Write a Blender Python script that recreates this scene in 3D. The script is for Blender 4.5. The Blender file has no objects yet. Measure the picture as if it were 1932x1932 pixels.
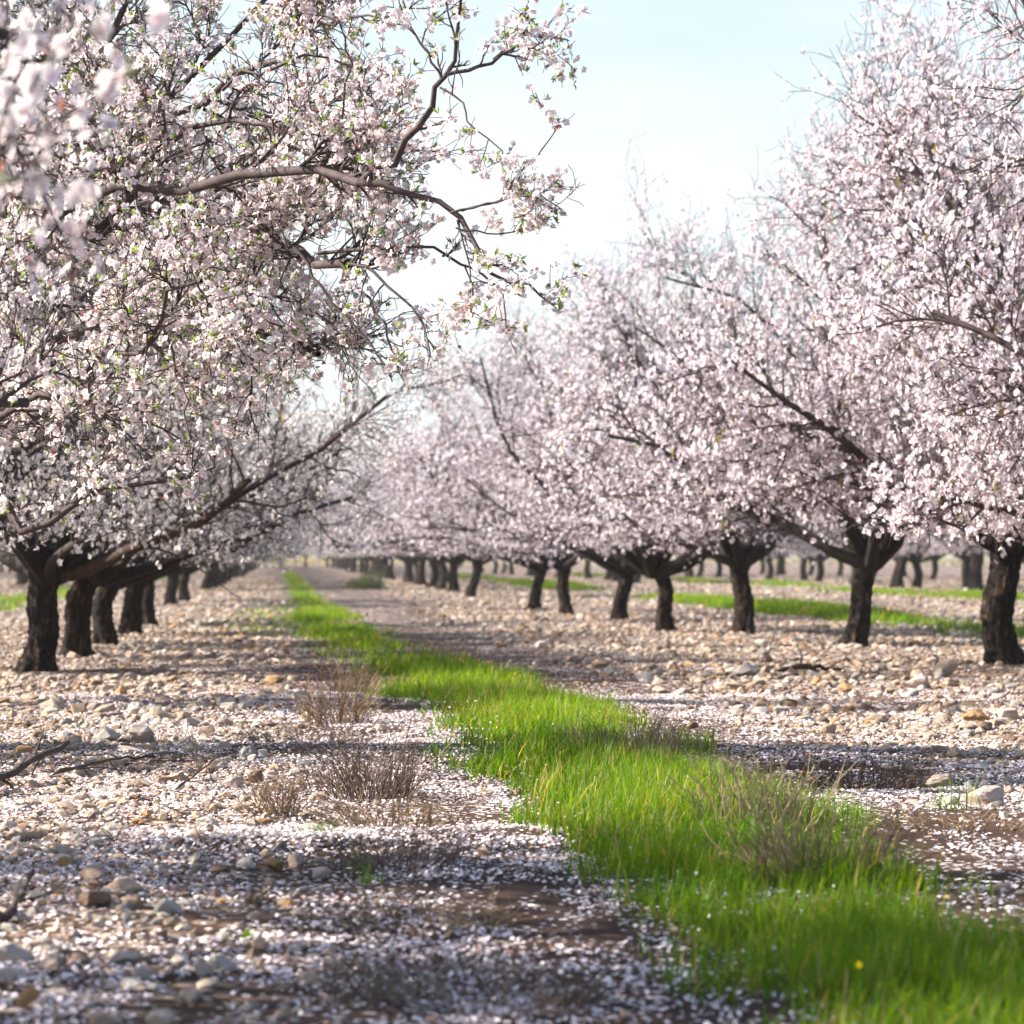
import bpy, math, random
import numpy as np
from mathutils import Matrix, Vector

# ------------------------------------------------------------------ camera, light, exposure
S = bpy.context.scene
COL = S.collection
FPX = 6800.0                       # focal length in 1932-pixel units
CAM_H = 0.90
YAW = math.atan(436 / FPX)
PIT = math.atan(84 / FPX)

cd = bpy.data.cameras.new('camera')
cam = bpy.data.objects.new('camera', cd)
COL.objects.link(cam)
cam.location = (0, 0, CAM_H)
cam.rotation_euler = (math.pi / 2 + PIT, 0, -YAW)
cd.sensor_width = 36
cd.lens = 36 * FPX / 1932
cd.clip_start = 0.1
cd.clip_end = 6000
cd.dof.use_dof = True
cd.dof.focus_distance = 14.6
cd.dof.aperture_fstop = 6.3
S.camera = cam

SUN_EL = math.radians(35)
SUN_AZ = math.radians(-83)         # compass style: 0 = +Y (down the rows), negative = to the left
w = bpy.data.worlds.new('World')
S.world = w
w.use_nodes = True
nt = w.node_tree
nt.nodes.clear()
out = nt.nodes.new('ShaderNodeOutputWorld')
bg = nt.nodes.new('ShaderNodeBackground')
sky = nt.nodes.new('ShaderNodeTexSky')
sky.sky_type = 'NISHITA'
sky.sun_disc = False
sky.sun_elevation = SUN_EL
sky.sun_rotation = SUN_AZ
sky.dust_density = 1.5
tc = nt.nodes.new('ShaderNodeTexCoord')
mp = nt.nodes.new('ShaderNodeMapping')
mp.inputs['Scale'].default_value = (3.0, 3.0, 14.0)
mp.inputs['Rotation'].default_value = (0.0, 0.06, 0.0)
nz = nt.nodes.new('ShaderNodeTexNoise')
nz.inputs['Scale'].default_value = 1.5
nz.inputs['Detail'].default_value = 5
nz.inputs['Roughness'].default_value = 0.5
rp = nt.nodes.new('ShaderNodeValToRGB')
rp.color_ramp.elements[0].position = 0.30
rp.color_ramp.elements[0].color = (0.75, 0.75, 0.75, 1)
rp.color_ramp.elements[1].position = 0.72
rp.color_ramp.elements[1].color = (1, 1, 1, 1)
mx = nt.nodes.new('ShaderNodeMix')
mx.data_type = 'RGBA'
r2 = nt.nodes.new('ShaderNodeValToRGB')                # thin high cloud veil, whiter low down
r2.color_ramp.elements[0].position = 0.25
r2.color_ramp.elements[0].color = (0.225, 0.275, 0.305, 1)
r2.color_ramp.elements[1].position = 0.75
r2.color_ramp.elements[1].color = (0.335, 0.36, 0.375, 1)
vb = nt.nodes.new('ShaderNodeMix')
vb.data_type = 'RGBA'
vb.blend_type = 'MULTIPLY'
vb.inputs['Factor'].default_value = 1
vb.inputs['B'].default_value = (10, 10, 10, 1)
nt.links.new(r2.outputs[0], vb.inputs['A'])
nt.links.new(vb.outputs['Result'], mx.inputs['B'])
lowf = nt.nodes.new('ShaderNodeMapRange')
sep0 = nt.nodes.new('ShaderNodeSeparateXYZ')
nt.links.new(tc.outputs['Generated'], sep0.inputs[0])
lowf.inputs['From Min'].default_value = 0.0
lowf.inputs['From Max'].default_value = 0.14
lowf.inputs['To Min'].default_value = 0.42
lowf.inputs['To Max'].default_value = -0.10
nt.links.new(sep0.outputs[2], lowf.inputs[0])
adv = nt.nodes.new('ShaderNodeMath')
adv.operation = 'ADD'
nt.links.new(nz.outputs['Fac'], adv.inputs[0])
nt.links.new(lowf.outputs[0], adv.inputs[1])
nt.links.new(adv.outputs[0], r2.inputs[0])
nt.links.new(tc.outputs['Generated'], mp.inputs['Vector'])
nt.links.new(mp.outputs[0], nz.inputs['Vector'])
nt.links.new(nz.outputs['Fac'], rp.inputs[0])
sep = nt.nodes.new('ShaderNodeSeparateXYZ')
nt.links.new(tc.outputs['Generated'], sep.inputs[0])
el = nt.nodes.new('ShaderNodeMapRange')                # the veil thins out overhead
el.inputs['From Min'].default_value = 0.12
el.inputs['From Max'].default_value = 0.42
el.inputs['To Min'].default_value = 1.0
el.inputs['To Max'].default_value = 0.02
nt.links.new(sep.outputs[2], el.inputs[0])
ve = nt.nodes.new('ShaderNodeMath')
ve.operation = 'MULTIPLY'
nt.links.new(rp.outputs[0], ve.inputs[0])
nt.links.new(el.outputs[0], ve.inputs[1])
nt.links.new(ve.outputs[0], mx.inputs['Factor'])
nt.links.new(sky.outputs[0], mx.inputs['A'])
nt.links.new(mx.outputs['Result'], bg.inputs['Color'])
nt.links.new(bg.outputs[0], out.inputs[0])
bg.inputs['Strength'].default_value = 0.092

sd = bpy.data.lights.new('sun', 'SUN')
sun = bpy.data.objects.new('sun', sd)
COL.objects.link(sun)
sd.energy = 5.0
sd.angle = math.radians(0.5)
sd.color = (1.0, 0.93, 0.83)
sdir = Vector((math.sin(SUN_AZ) * math.cos(SUN_EL), math.cos(SUN_AZ) * math.cos(SUN_EL), math.sin(SUN_EL)))
sun.rotation_euler = sdir.to_track_quat('Z', 'Y').to_euler()

S.view_settings.view_transform = 'Standard'
S.view_settings.look = 'None'
S.view_settings.exposure = 1.72
S.view_settings.gamma = 1
S.render.engine = 'CYCLES'
cy = S.cycles
cy.max_bounces = 6
cy.diffuse_bounces = 3
cy.glossy_bounces = 2
cy.transmission_bounces = 4
cy.transparent_max_bounces = 4
cy.volume_bounces = 0
cy.sample_clamp_indirect = 6
cy.use_denoising = True
cy.denoiser = 'OPENIMAGEDENOISE'
cy.use_adaptive_sampling = True
cy.adaptive_threshold = 0.01
S.render.use_persistent_data = False

RNG = np.random.default_rng(7)
random.seed(7)

# ------------------------------------------------------------------ pixel <-> world
_R = np.array((Matrix.Rotation(-YAW, 3, 'Z') @ Matrix.Rotation(math.pi / 2 + PIT, 3, 'X')))
CAM = np.array([0, 0, CAM_H])


def ray(x, y):
    return _R @ np.array([x - 966.0, -(y - 966.0), -FPX])


def at(x, y, d):
    """the point d metres down the rows that shows at (x, y)"""
    r = ray(x, y)
    return CAM + r * (d / r[1])


def ground_at(x, y):
    r = ray(x, y)
    p = CAM + r * (CAM_H / -r[2])
    return p


# ------------------------------------------------------------------ helpers
def unit(v):
    return v / np.maximum(np.linalg.norm(v, axis=-1, keepdims=True), 1e-9)


def make_mesh(name, verts, faces, mat, col=None, smooth=True):
    """faces: list of int arrays (n, k)"""
    me = bpy.data.meshes.new(name)
    verts = np.asarray(verts, dtype=np.float32)
    faces = [np.asarray(f, dtype=np.int32) for f in faces if len(f)]
    me.vertices.add(len(verts))
    me.vertices.foreach_set('co', verts.ravel())
    nl = sum(f.size for f in faces)
    npoly = sum(len(f) for f in faces)
    me.loops.add(nl)
    me.polygons.add(npoly)
    me.loops.foreach_set('vertex_index', np.concatenate([f.ravel() for f in faces]))
    starts, o = [], 0
    for f in faces:
        starts.append(o + np.arange(len(f), dtype=np.int32) * f.shape[1])
        o += f.size
    me.polygons.foreach_set('loop_start', np.concatenate(starts))
    me.polygons.foreach_set('use_smooth', np.full(npoly, smooth))
    me.update(calc_edges=True)
    if col is not None:
        a = me.color_attributes.new('Col', 'FLOAT_COLOR', 'POINT')
        c = np.ones((len(verts), 4), dtype=np.float32)
        c[:, :3] = col
        a.data.foreach_set('color', c.ravel())
    if mat is not None:
        me.materials.append(mat)
    return me


def link(name, data, parent=None, loc=(0, 0, 0)):
    o = bpy.data.objects.new(name, data)
    COL.objects.link(o)
    o.location = loc
    if parent is not None:
        o.parent = parent
    return o


def tag(o, label=None, cat=None, group=None, kind=None):
    if label:
        o['label'] = label
    if cat:
        o['category'] = cat
    if group:
        o['group'] = group
    if kind:
        o['kind'] = kind
    return o


def resample(pts, n):
    """Catmull-Rom through the given points, n points out"""
    p = np.asarray(pts, float)
    q = np.vstack([2 * p[0] - p[1], p, 2 * p[-1] - p[-2]])
    seg = len(p) - 1
    res = []
    for u in np.linspace(0, seg, n):
        i = min(int(u), seg - 1)
        t = u - i
        a, b, c, d = q[i], q[i + 1], q[i + 2], q[i + 3]
        res.append(0.5 * (2 * b + (c - a) * t + (2 * a - 5 * b + 4 * c - d) * t * t + (3 * b - a - 3 * c + d) * t ** 3))
    return np.array(res)


def wood_col(rad, sides):
    t = np.clip((rad.reshape(-1, 1) - 0.012) / 0.035, 0, 1)
    c = np.array([0.070, 0.052, 0.051]) * (1 - t) + np.array([0.015, 0.0105, 0.008]) * t
    return np.repeat(c, sides, 0)


def tubes(pts, rad, sides):
    """(N,P,3), (N,P) -> verts, quads"""
    N, P, _ = pts.shape
    tan = unit(np.gradient(pts, axis=1))
    ref = np.zeros_like(tan)
    ref[..., 2] = 1
    flat = np.abs(tan[..., 2]) > 0.95
    ref[flat] = (1, 0, 0)
    ref0 = ref[:, :1].repeat(P, 1)
    u = unit(np.cross(tan, ref0 + 0.01))
    v = np.cross(tan, u)
    ang = np.arange(sides) * 2 * np.pi / sides
    ring = (u[:, :, None] * np.cos(ang)[None, None, :, None] + v[:, :, None] * np.sin(ang)[None, None, :, None])
    V = pts[:, :, None] + ring * rad[:, :, None, None]
    idx = np.arange(N * P * sides).reshape(N, P, sides)
    a = idx[:, :-1]
    b = idx[:, 1:]
    q = np.stack([a, np.roll(a, -1, 2), np.roll(b, -1, 2), b], -1).reshape(-1, 4)
    return V.reshape(-1, 3), q


class Soup:
    def __init__(s):
        s.v, s.f, s.c, s.n = [], {}, [], 0

    def add(s, v, q, c=None):
        s.v.append(v)
        s.f.setdefault(q.shape[1], []).append(q + s.n)
        if c is not None:
            s.c.append(np.broadcast_to(c, v.shape))
        s.n += len(v)

    def mesh(s, name, mat, smooth=True):
        return make_mesh(name, np.concatenate(s.v), [np.concatenate(x) for x in s.f.values()], mat,
                         np.concatenate(s.c) if s.c else None, smooth)


def vnoise(p, seed=0):
    """cheap smooth value noise of (n,k<=3) points, about -1..1"""
    p = np.asarray(p, float)
    i = np.floor(p).astype(np.int64)
    f = p - i
    f = f * f * (3 - 2 * f)
    k = p.shape[1]
    tot = 0
    for c in range(2 ** k):
        wgt = 1.0
        h = np.full(len(p), seed * 374761393 + 668265263, dtype=np.int64)
        for a in range(k):
            b = (c >> a) & 1
            wgt = wgt * (f[:, a] if b else 1 - f[:, a])
            h = (h ^ ((i[:, a] + b) * [73856093, 19349663, 83492791][a])) * 1274126177
            h &= 0x7fffffffffff
            h ^= h >> 15
        tot = tot + wgt * ((h & 0xffff) / 32767.5 - 1)
    return tot


def gz(x, y):
    """ground relief, a few centimetres"""
    x = np.asarray(x, float)
    y = np.asarray(y, float)
    p = np.stack([np.ravel(x), np.ravel(y)], 1)
    z = 0.028 * vnoise(p * 0.55, 1) + 0.016 * vnoise(p * 1.7, 2) + 0.007 * vnoise(p * 5.0, 3)
    fade = np.clip((p[:, 1] - 2) / 4, 0, 1)
    return (z * fade).reshape(x.shape)


# ------------------------------------------------------------------ materials
def new_mat(name):
    m = bpy.data.materials.new(name)
    m.use_nodes = True
    t = m.node_tree
    t.nodes.clear()
    o = t.nodes.new('ShaderNodeOutputMaterial')
    return m, t, o


def N(t, kind, **kw):
    n = t.nodes.new(kind)
    for k, v in kw.items():
        n.inputs[k.replace('_', ' ')].default_value = v
    return n


def thin_mat(name, trans, rough=0.6, gloss=0.0, trans_mul=(1, 1, 1)):
    """petals, leaves, blades: vertex colour, part of the light passes through"""
    m, t, o = new_mat(name)
    at_ = t.nodes.new('ShaderNodeVertexColor')
    at_.layer_name = 'Col'
    d = t.nodes.new('ShaderNodeBsdfDiffuse')
    tr = t.nodes.new('ShaderNodeBsdfTranslucent')
    mul = t.nodes.new('ShaderNodeMix')
    mul.data_type = 'RGBA'
    mul.blend_type = 'MULTIPLY'
    mul.inputs['Factor'].default_value = 1
    mul.inputs['B'].default_value = (*trans_mul, 1)
    t.links.new(at_.outputs[0], mul.inputs['A'])
    t.links.new(at_.outputs[0], d.inputs['Color'])
    t.links.new(mul.outputs['Result'], tr.inputs['Color'])
    ms = t.nodes.new('ShaderNodeMixShader')
    ms.inputs[0].default_value = trans
    t.links.new(d.outputs[0], ms.inputs[1])
    t.links.new(tr.outputs[0], ms.inputs[2])
    last = ms
    if gloss:
        g = t.nodes.new('ShaderNodeBsdfGlossy')
        g.inputs['Roughness'].default_value = rough
        g.inputs['Color'].default_value = (1, 1, 1, 1)
        m2 = t.nodes.new('ShaderNodeMixShader')
        m2.inputs[0].default_value = gloss
        t.links.new(ms.outputs[0], m2.inputs[1])
        t.links.new(g.outputs[0], m2.inputs[2])
        last = m2
    t.links.new(last.outputs[0], o.inputs[0])
    return m


def solid_mat(name, c1, c2, scale=(8, 8, 8), p=(0.4, 0.62), detail=6, rough=0.9, bump=0.0, bdist=0.01, c3=None, coord='Object', vcol=False):
    m, t, o = new_mat(name)
    b = t.nodes.new('ShaderNodeBsdfPrincipled')
    b.inputs['Roughness'].default_value = rough
    b.inputs['Specular IOR Level'].default_value = 0.25
    tcn = t.nodes.new('ShaderNodeTexCoord')
    mpn = t.nodes.new('ShaderNodeMapping')
    mpn.inputs['Scale'].default_value = scale
    nzn = N(t, 'ShaderNodeTexNoise', Scale=1.0, Detail=detail, Roughness=0.65)
    r = t.nodes.new('ShaderNodeValToRGB')
    r.color_ramp.elements[0].position = p[0]
    r.color_ramp.elements[0].color = (*c1, 1)
    r.color_ramp.elements[1].position = p[1]
    r.color_ramp.elements[1].color = (*c2, 1)
    if c3:
        e = r.color_ramp.elements.new(min(0.98, p[1] + 0.12))
        e.color = (*c3, 1)
    t.links.new(tcn.outputs[coord], mpn.inputs[0])
    t.links.new(mpn.outputs[0], nzn.inputs['Vector'])
    t.links.new(nzn.outputs['Fac'], r.inputs[0])
    src = r.outputs[0]
    if vcol:
        a = t.nodes.new('ShaderNodeVertexColor')
        a.layer_name = 'Col'
        mu = t.nodes.new('ShaderNodeMix')
        mu.data_type = 'RGBA'
        mu.blend_type = 'MULTIPLY'
        mu.inputs['Factor'].default_value = 1
        t.links.new(a.outputs[0], mu.inputs['A'])
        t.links.new(src, mu.inputs['B'])
        src = mu.outputs['Result']
    t.links.new(src, b.inputs['Base Color'])
    if bump:
        bp = t.nodes.new('ShaderNodeBump')
        bp.inputs['Strength'].default_value = bump
        bp.inputs['Distance'].default_value = bdist
        t.links.new(nzn.outputs['Fac'], bp.inputs['Height'])
        t.links.new(bp.outputs[0], b.inputs['Normal'])
    t.links.new(b.outputs[0], o.inputs[0])
    return m


M_PETAL = thin_mat('petal', 0.36)
M_LEAF = thin_mat('leaf', 0.5, 0.4, 0.04, (1.25, 1.15, 0.5))
M_GRASS = thin_mat('grass_blade', 0.5, 0.4, 0.010, (1.75, 1.5, 0.35))
M_STRAW = thin_mat('straw', 0.25)
M_FALLEN = thin_mat('fallen_petal', 0.15)
M_BARK = solid_mat('bark', (0.0035, 0.0022, 0.0016), (0.017, 0.0100, 0.0065), (24, 24, 6), (0.36, 0.56), 9, 0.95, 1.0, 0.05, (0.14, 0.08, 0.048))  # last, palest tone paints brown sunlit patches into the near-black bark
M_TWIG = solid_mat('twig_bark', (0.5, 0.48, 0.48), (1.3, 1.25, 1.2), (18, 18, 18), (0.35, 0.65), 6, 0.8, 0.6, 0.006, None, 'Object', True)
M_STONE = solid_mat('stone', (0.62, 0.62, 0.62), (1.12, 1.12, 1.12), (26, 26, 26), (0.3, 0.7), 7, 0.9, 0.6, 0.008, None, 'Object', True)
M_DEADWOOD = solid_mat('dead_wood', (0.022, 0.016, 0.013), (0.085, 0.062, 0.05), (30, 30, 30), (0.35, 0.65), 6, 0.9, 0.6, 0.005)
M_BLUE = solid_mat('blue_tape', (0.02, 0.06, 0.35), (0.03, 0.08, 0.42), (9, 9, 9))


def ground_mat():
    m, t, o = new_mat('stony_soil')
    b = t.nodes.new('ShaderNodeBsdfPrincipled')
    b.inputs['Roughness'].default_value = 0.95
    b.inputs['Specular IOR Level'].default_value = 0.1
    tcn = t.nodes.new('ShaderNodeTexCoord')
    # soil
    n1 = N(t, 'ShaderNodeTexNoise', Scale=3.0, Detail=9, Roughness=0.7)
    t.links.new(tcn.outputs['Object'], n1.inputs['Vector'])
    r1 = t.nodes.new('ShaderNodeValToRGB')
    r1.color_ramp.elements[0].position = 0.35
    r1.color_ramp.elements[0].color = (0.022, 0.013, 0.010, 1)
    r1.color_ramp.elements[1].position = 0.68
    r1.color_ramp.elements[1].color = (0.085, 0.050, 0.034, 1)
    t.links.new(n1.outputs['Fac'], r1.inputs[0])
    # loose stones too small or too far to be modelled
    vo = N(t, 'ShaderNodeTexVoronoi', Scale=13.0, Randomness=1.0)
    t.links.new(tcn.outputs['Object'], vo.inputs['Vector'])
    rs = t.nodes.new('ShaderNodeValToRGB')
    cr = rs.color_ramp
    cr.elements[0].color = (0.22, 0.13, 0.08, 1)
    cr.elements[1].color = (0.50, 0.39, 0.31, 1)
    e = cr.elements.new(0.4)
    e.color = (0.36, 0.25, 0.18, 1)
    sp = t.nodes.new('ShaderNodeSeparateColor')
    t.links.new(vo.outputs['Color'], sp.inputs[0])
    t.links.new(sp.outputs[0], rs.inputs[0])
    rm = t.nodes.new('ShaderNodeValToRGB')
    rm.color_ramp.elements[0].position = 0.30
    rm.color_ramp.elements[0].color = (1, 1, 1, 1)
    rm.color_ramp.elements[1].position = 0.50
    rm.color_ramp.elements[1].color = (0, 0, 0, 1)
    t.links.new(vo.outputs['Distance'], rm.inputs[0])
    # where stones lie: away from the two wheel tracks
    sx = t.nodes.new('ShaderNodeSeparateXYZ')
    t.links.new(tcn.outputs['Object'], sx.inputs[0])
    n2 = N(t, 'ShaderNodeTexNoise', Scale=0.5, Detail=4, Roughness=0.6)
    t.links.new(tcn.outputs['Object'], n2.inputs['Vector'])
    rr = t.nodes.new('ShaderNodeValToRGB')
    rr.color_ramp.elements[0].position = 0.32
    rr.color_ramp.elements[0].color = (0.25, 0.25, 0.25, 1)
    rr.color_ramp.elements[1].position = 0.55
    rr.color_ramp.elements[1].color = (1, 1, 1, 1)
    t.links.new(n2.outputs['Fac'], rr.inputs[0])
    mk = t.nodes.new('ShaderNodeMath')
    mk.operation = 'MULTIPLY'
    t.links.new(rm.outputs[0], mk.inputs[0])
    t.links.new(rr.outputs[0], mk.inputs[1])
    # band mask in x: 0 in the tracks and grass (0.1..2.4)
    def band(lo, hi, soft):
        a = t.nodes.new('ShaderNodeMapRange')
        a.inputs['From Min'].default_value = lo
        a.inputs['From Max'].default_value = lo - soft
        t.links.new(sx.outputs[0], a.inputs[0])
        c = t.nodes.new('ShaderNodeMapRange')
        c.inputs['From Min'].default_value = hi
        c.inputs['From Max'].default_value = hi + soft
        t.links.new(sx.outputs[0], c.inputs[0])
        s = t.nodes.new('ShaderNodeMath')
        s.operation = 'ADD'
        t.links.new(a.outputs[0], s.inputs[0])
        t.links.new(c.outputs[0], s.inputs[1])
        return s
    bd = band(0.15, 2.35, 0.5)
    mk2 = t.nodes.new('ShaderNodeMath')
    mk2.operation = 'MULTIPLY'
    t.links.new(mk.outputs[0], mk2.inputs[0])
    t.links.new(bd.outputs[0], mk2.inputs[1])
    mix = t.nodes.new('ShaderNodeMix')
    mix.data_type = 'RGBA'
    t.links.new(mk2.outputs[0], mix.inputs['Factor'])
    t.links.new(r1.outputs[0], mix.inputs['A'])
    t.links.new(rs.outputs[0], mix.inputs['B'])
    # petals gone into flecks further off
    v2 = N(t, 'ShaderNodeTexVoronoi', Scale=75.0, Randomness=1.0)
    t.links.new(tcn.outputs['Object'], v2.inputs['Vector'])
    s2 = t.nodes.new('ShaderNodeSeparateColor')
    t.links.new(v2.outputs['Color'], s2.inputs[0])
    th = t.nodes.new('ShaderNodeMath')
    th.operation = 'LESS_THAN'
    t.links.new(s2.outputs[1], th.inputs[0])
    n3 = N(t, 'ShaderNodeTexNoise', Scale=1.1, Detail=5, Roughness=0.6)
    t.links.new(tcn.outputs['Object'], n3.inputs['Vector'])
    r3 = t.nodes.new('ShaderNodeMapRange')
    r3.inputs['From Min'].default_value = 0.38
    r3.inputs['From Max'].default_value = 0.66
    r3.inputs['To Max'].default_value = 0.16
    t.links.new(n3.outputs['Fac'], r3.inputs[0])
    t.links.new(r3.outputs[0], th.inputs[1])
    mix2 = t.nodes.new('ShaderNodeMix')
    mix2.data_type = 'RGBA'
    mix2.inputs['B'].default_value = (0.80, 0.72, 0.72, 1)
    t.links.new(th.outputs[0], mix2.inputs['Factor'])
    t.links.new(mix.outputs['Result'], mix2.inputs['A'])
    t.links.new(mix2.outputs['Result'], b.inputs['Base Color'])
    bp = t.nodes.new('ShaderNodeBump')
    bp.inputs['Strength'].default_value = 0.7
    bp.inputs['Distance'].default_value = 0.03
    ad = t.nodes.new('ShaderNodeMath')
    ad.operation = 'ADD'
    t.links.new(mk2.outputs[0], ad.inputs[0])
    t.links.new(n1.outputs['Fac'], ad.inputs[1])
    t.links.new(ad.outputs[0], bp.inputs['Height'])
    t.links.new(bp.outputs[0], b.inputs['Normal'])
    t.links.new(b.outputs[0], o.inputs[0])
    return m


# ------------------------------------------------------------------ ground
def axis(parts):
    a = []
    for lo, hi, n in parts:
        a.append(np.linspace(lo, hi, n, endpoint=False))
    return np.concatenate(a + [[parts[-1][1]]])


gx = axis([(-3000, -300, 6), (-300, -30, 14), (-30, -8, 22), (-8, 10, 240), (10, 40, 30), (40, 300, 14), (300, 3000, 6)])
gy = axis([(-300, -20, 8), (-20, 4, 12), (4, 30, 300), (30, 70, 120), (70, 400, 110), (400, 4500, 12)])
XX, YY = np.meshgrid(gx, gy)
ZZ = gz(XX, YY)
idx = np.arange(XX.size).reshape(XX.shape)
q = np.stack([idx[:-1, :-1], idx[:-1, 1:], idx[1:, 1:], idx[1:, :-1]], -1).reshape(-1, 4)
ground = link('ground', make_mesh('ground', np.stack([XX, YY, ZZ], -1).reshape(-1, 3), [q], ground_mat()))
tag(ground, 'stony brown orchard soil with fallen petals and two bare wheel tracks', 'ground', kind='structure')


# ------------------------------------------------------------------ tree growing
def grow(start, dirn, length, npts, wob, up, rng, zmin=None):
    Nn = len(start)
    pts = np.zeros((Nn, npts, 3))
    pts[:, 0] = start
    d = unit(dirn)
    step = (length / (npts - 1))[:, None]
    up = np.broadcast_to(up, (Nn,))
    for i in range(1, npts):
        d = d + wob * rng.normal(size=(Nn, 3))
        d[:, 2] += up
        if zmin is not None:
            low = pts[:, i - 1, 2] < zmin
            d[low, 2] = np.maximum(d[low, 2], 0.25)
        d = unit(d)
        pts[:, i] = pts[:, i - 1] + d * step
    return pts


def sprout(pts, rad, k, t0, t1, a0, a1, rng, upbias=0.0):
    """k side shoots on every branch -> starts, directions, parent radius, t"""
    Nn, P, _ = pts.shape
    t = t0 + (t1 - t0) * (np.arange(k)[None] + rng.random((Nn, k))) / k
    u = t * (P - 1)
    i = np.minimum(u.astype(int), P - 2)
    f = (u - i)[..., None]
    n = np.arange(Nn)[:, None]
    a, b = pts[n, i], pts[n, i + 1]
    pos = a * (1 - f) + b * f
    tan = unit(b - a)
    perp = unit(np.cross(tan, rng.normal(size=tan.shape)))
    perp[..., 2] += upbias
    perp = unit(perp)
    ang = rng.uniform(a0, a1, (Nn, k))[..., None]
    d = tan * np.cos(ang) + perp * np.sin(ang)
    r = rad[n, i] * (1 - f[..., 0]) + rad[n, i + 1] * f[..., 0]
    return pos.reshape(-1, 3), d.reshape(-1, 3), r.ravel(), t.ravel()


def taper(r0, r1, npts, pw=1.0):
    t = np.linspace(0, 1, npts)[None] ** pw
    return r0[:, None] * (1 - t) + r1[:, None] * t


def frames(nrm, rng):
    """rotation matrices whose z column is nrm, with a random spin"""
    r = unit(np.cross(nrm, rng.normal(size=nrm.shape)))
    s = np.cross(nrm, r)
    return np.stack([r, s, nrm], -1)


def flower_template(hi):
    V, F, W = [], [], []     # W: 0 at the heart, 1 at the petal edge
    for k in range(5):
        a = 2 * math.pi * k / 5
        ca, sa = math.cos(a), math.sin(a)
        if hi:
            loc = [(.05, 0, 0, .3), (.50, -.40, .16, .97), (.95, -.22, .26, 1), (.88, 0, .20, 1), (.95, .22, .26, 1), (.50, .40, .16, .97)]
            fs = [(0, 1, 2, 3), (0, 3, 4, 5)]
        else:
            loc = [(.05, 0, 0, .70), (.62, -.42, .15, 1), (1.0, 0, .24, 1), (.62, .42, .15, 1)]
            fs = [(0, 1, 2, 3)]
        b = len(V)
        for (x, y, z, ww) in loc:
            V.append((ca * x - sa * y, sa * x + ca * y, z))
            W.append(ww)
        F += [tuple(b + i for i in f) for f in fs]
    return np.array(V), np.array(F), np.array(W)


FL_HI, FL_LO = flower_template(True), flower_template(False)


def scatter(sp, tpl, pos, nrm, size, col_edge, col_heart, rng):
    V, F, Wt = tpl
    R = frames(nrm, rng)
    n = len(pos)
    vv = np.einsum('nij,vj->nvi', R, V) * size[:, None, None] + pos[:, None]
    wgt = Wt[None, :, None]
    c = col_heart[:, None] * (1 - wgt) + col_edge[:, None] * wgt
    f = (F[None] + (np.arange(n) * len(V))[:, None, None]).reshape(-1, F.shape[1])
    sp.add(vv.reshape(-1, 3), f, c.reshape(-1, 3))


LEAF_T = (np.array([(0, 0, 0), (.42, -.15, .05), (1, 0, -.06), (.42, .15, .05)]), np.array([(0, 1, 2, 3)]), np.array([0, 1, 1, 1.]))


def leaf_scatter(sp, pos, along, size, col, rng):
    """leaves whose long axis follows 'along'"""
    V, F, _ = LEAF_T
    x = unit(along)
    y = unit(np.cross(x, rng.normal(size=x.shape)))
    z = np.cross(x, y)
    R = np.stack([x, y, z], -1)
    n = len(pos)
    vv = np.einsum('nij,vj->nvi', R, V) * size[:, None, None] + pos[:, None]
    f = (F[None] + (np.arange(n) * 4)[:, None, None]).reshape(-1, 4)
    sp.add(vv.reshape(-1, 3), f, np.repeat(col, 4, 0))


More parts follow.
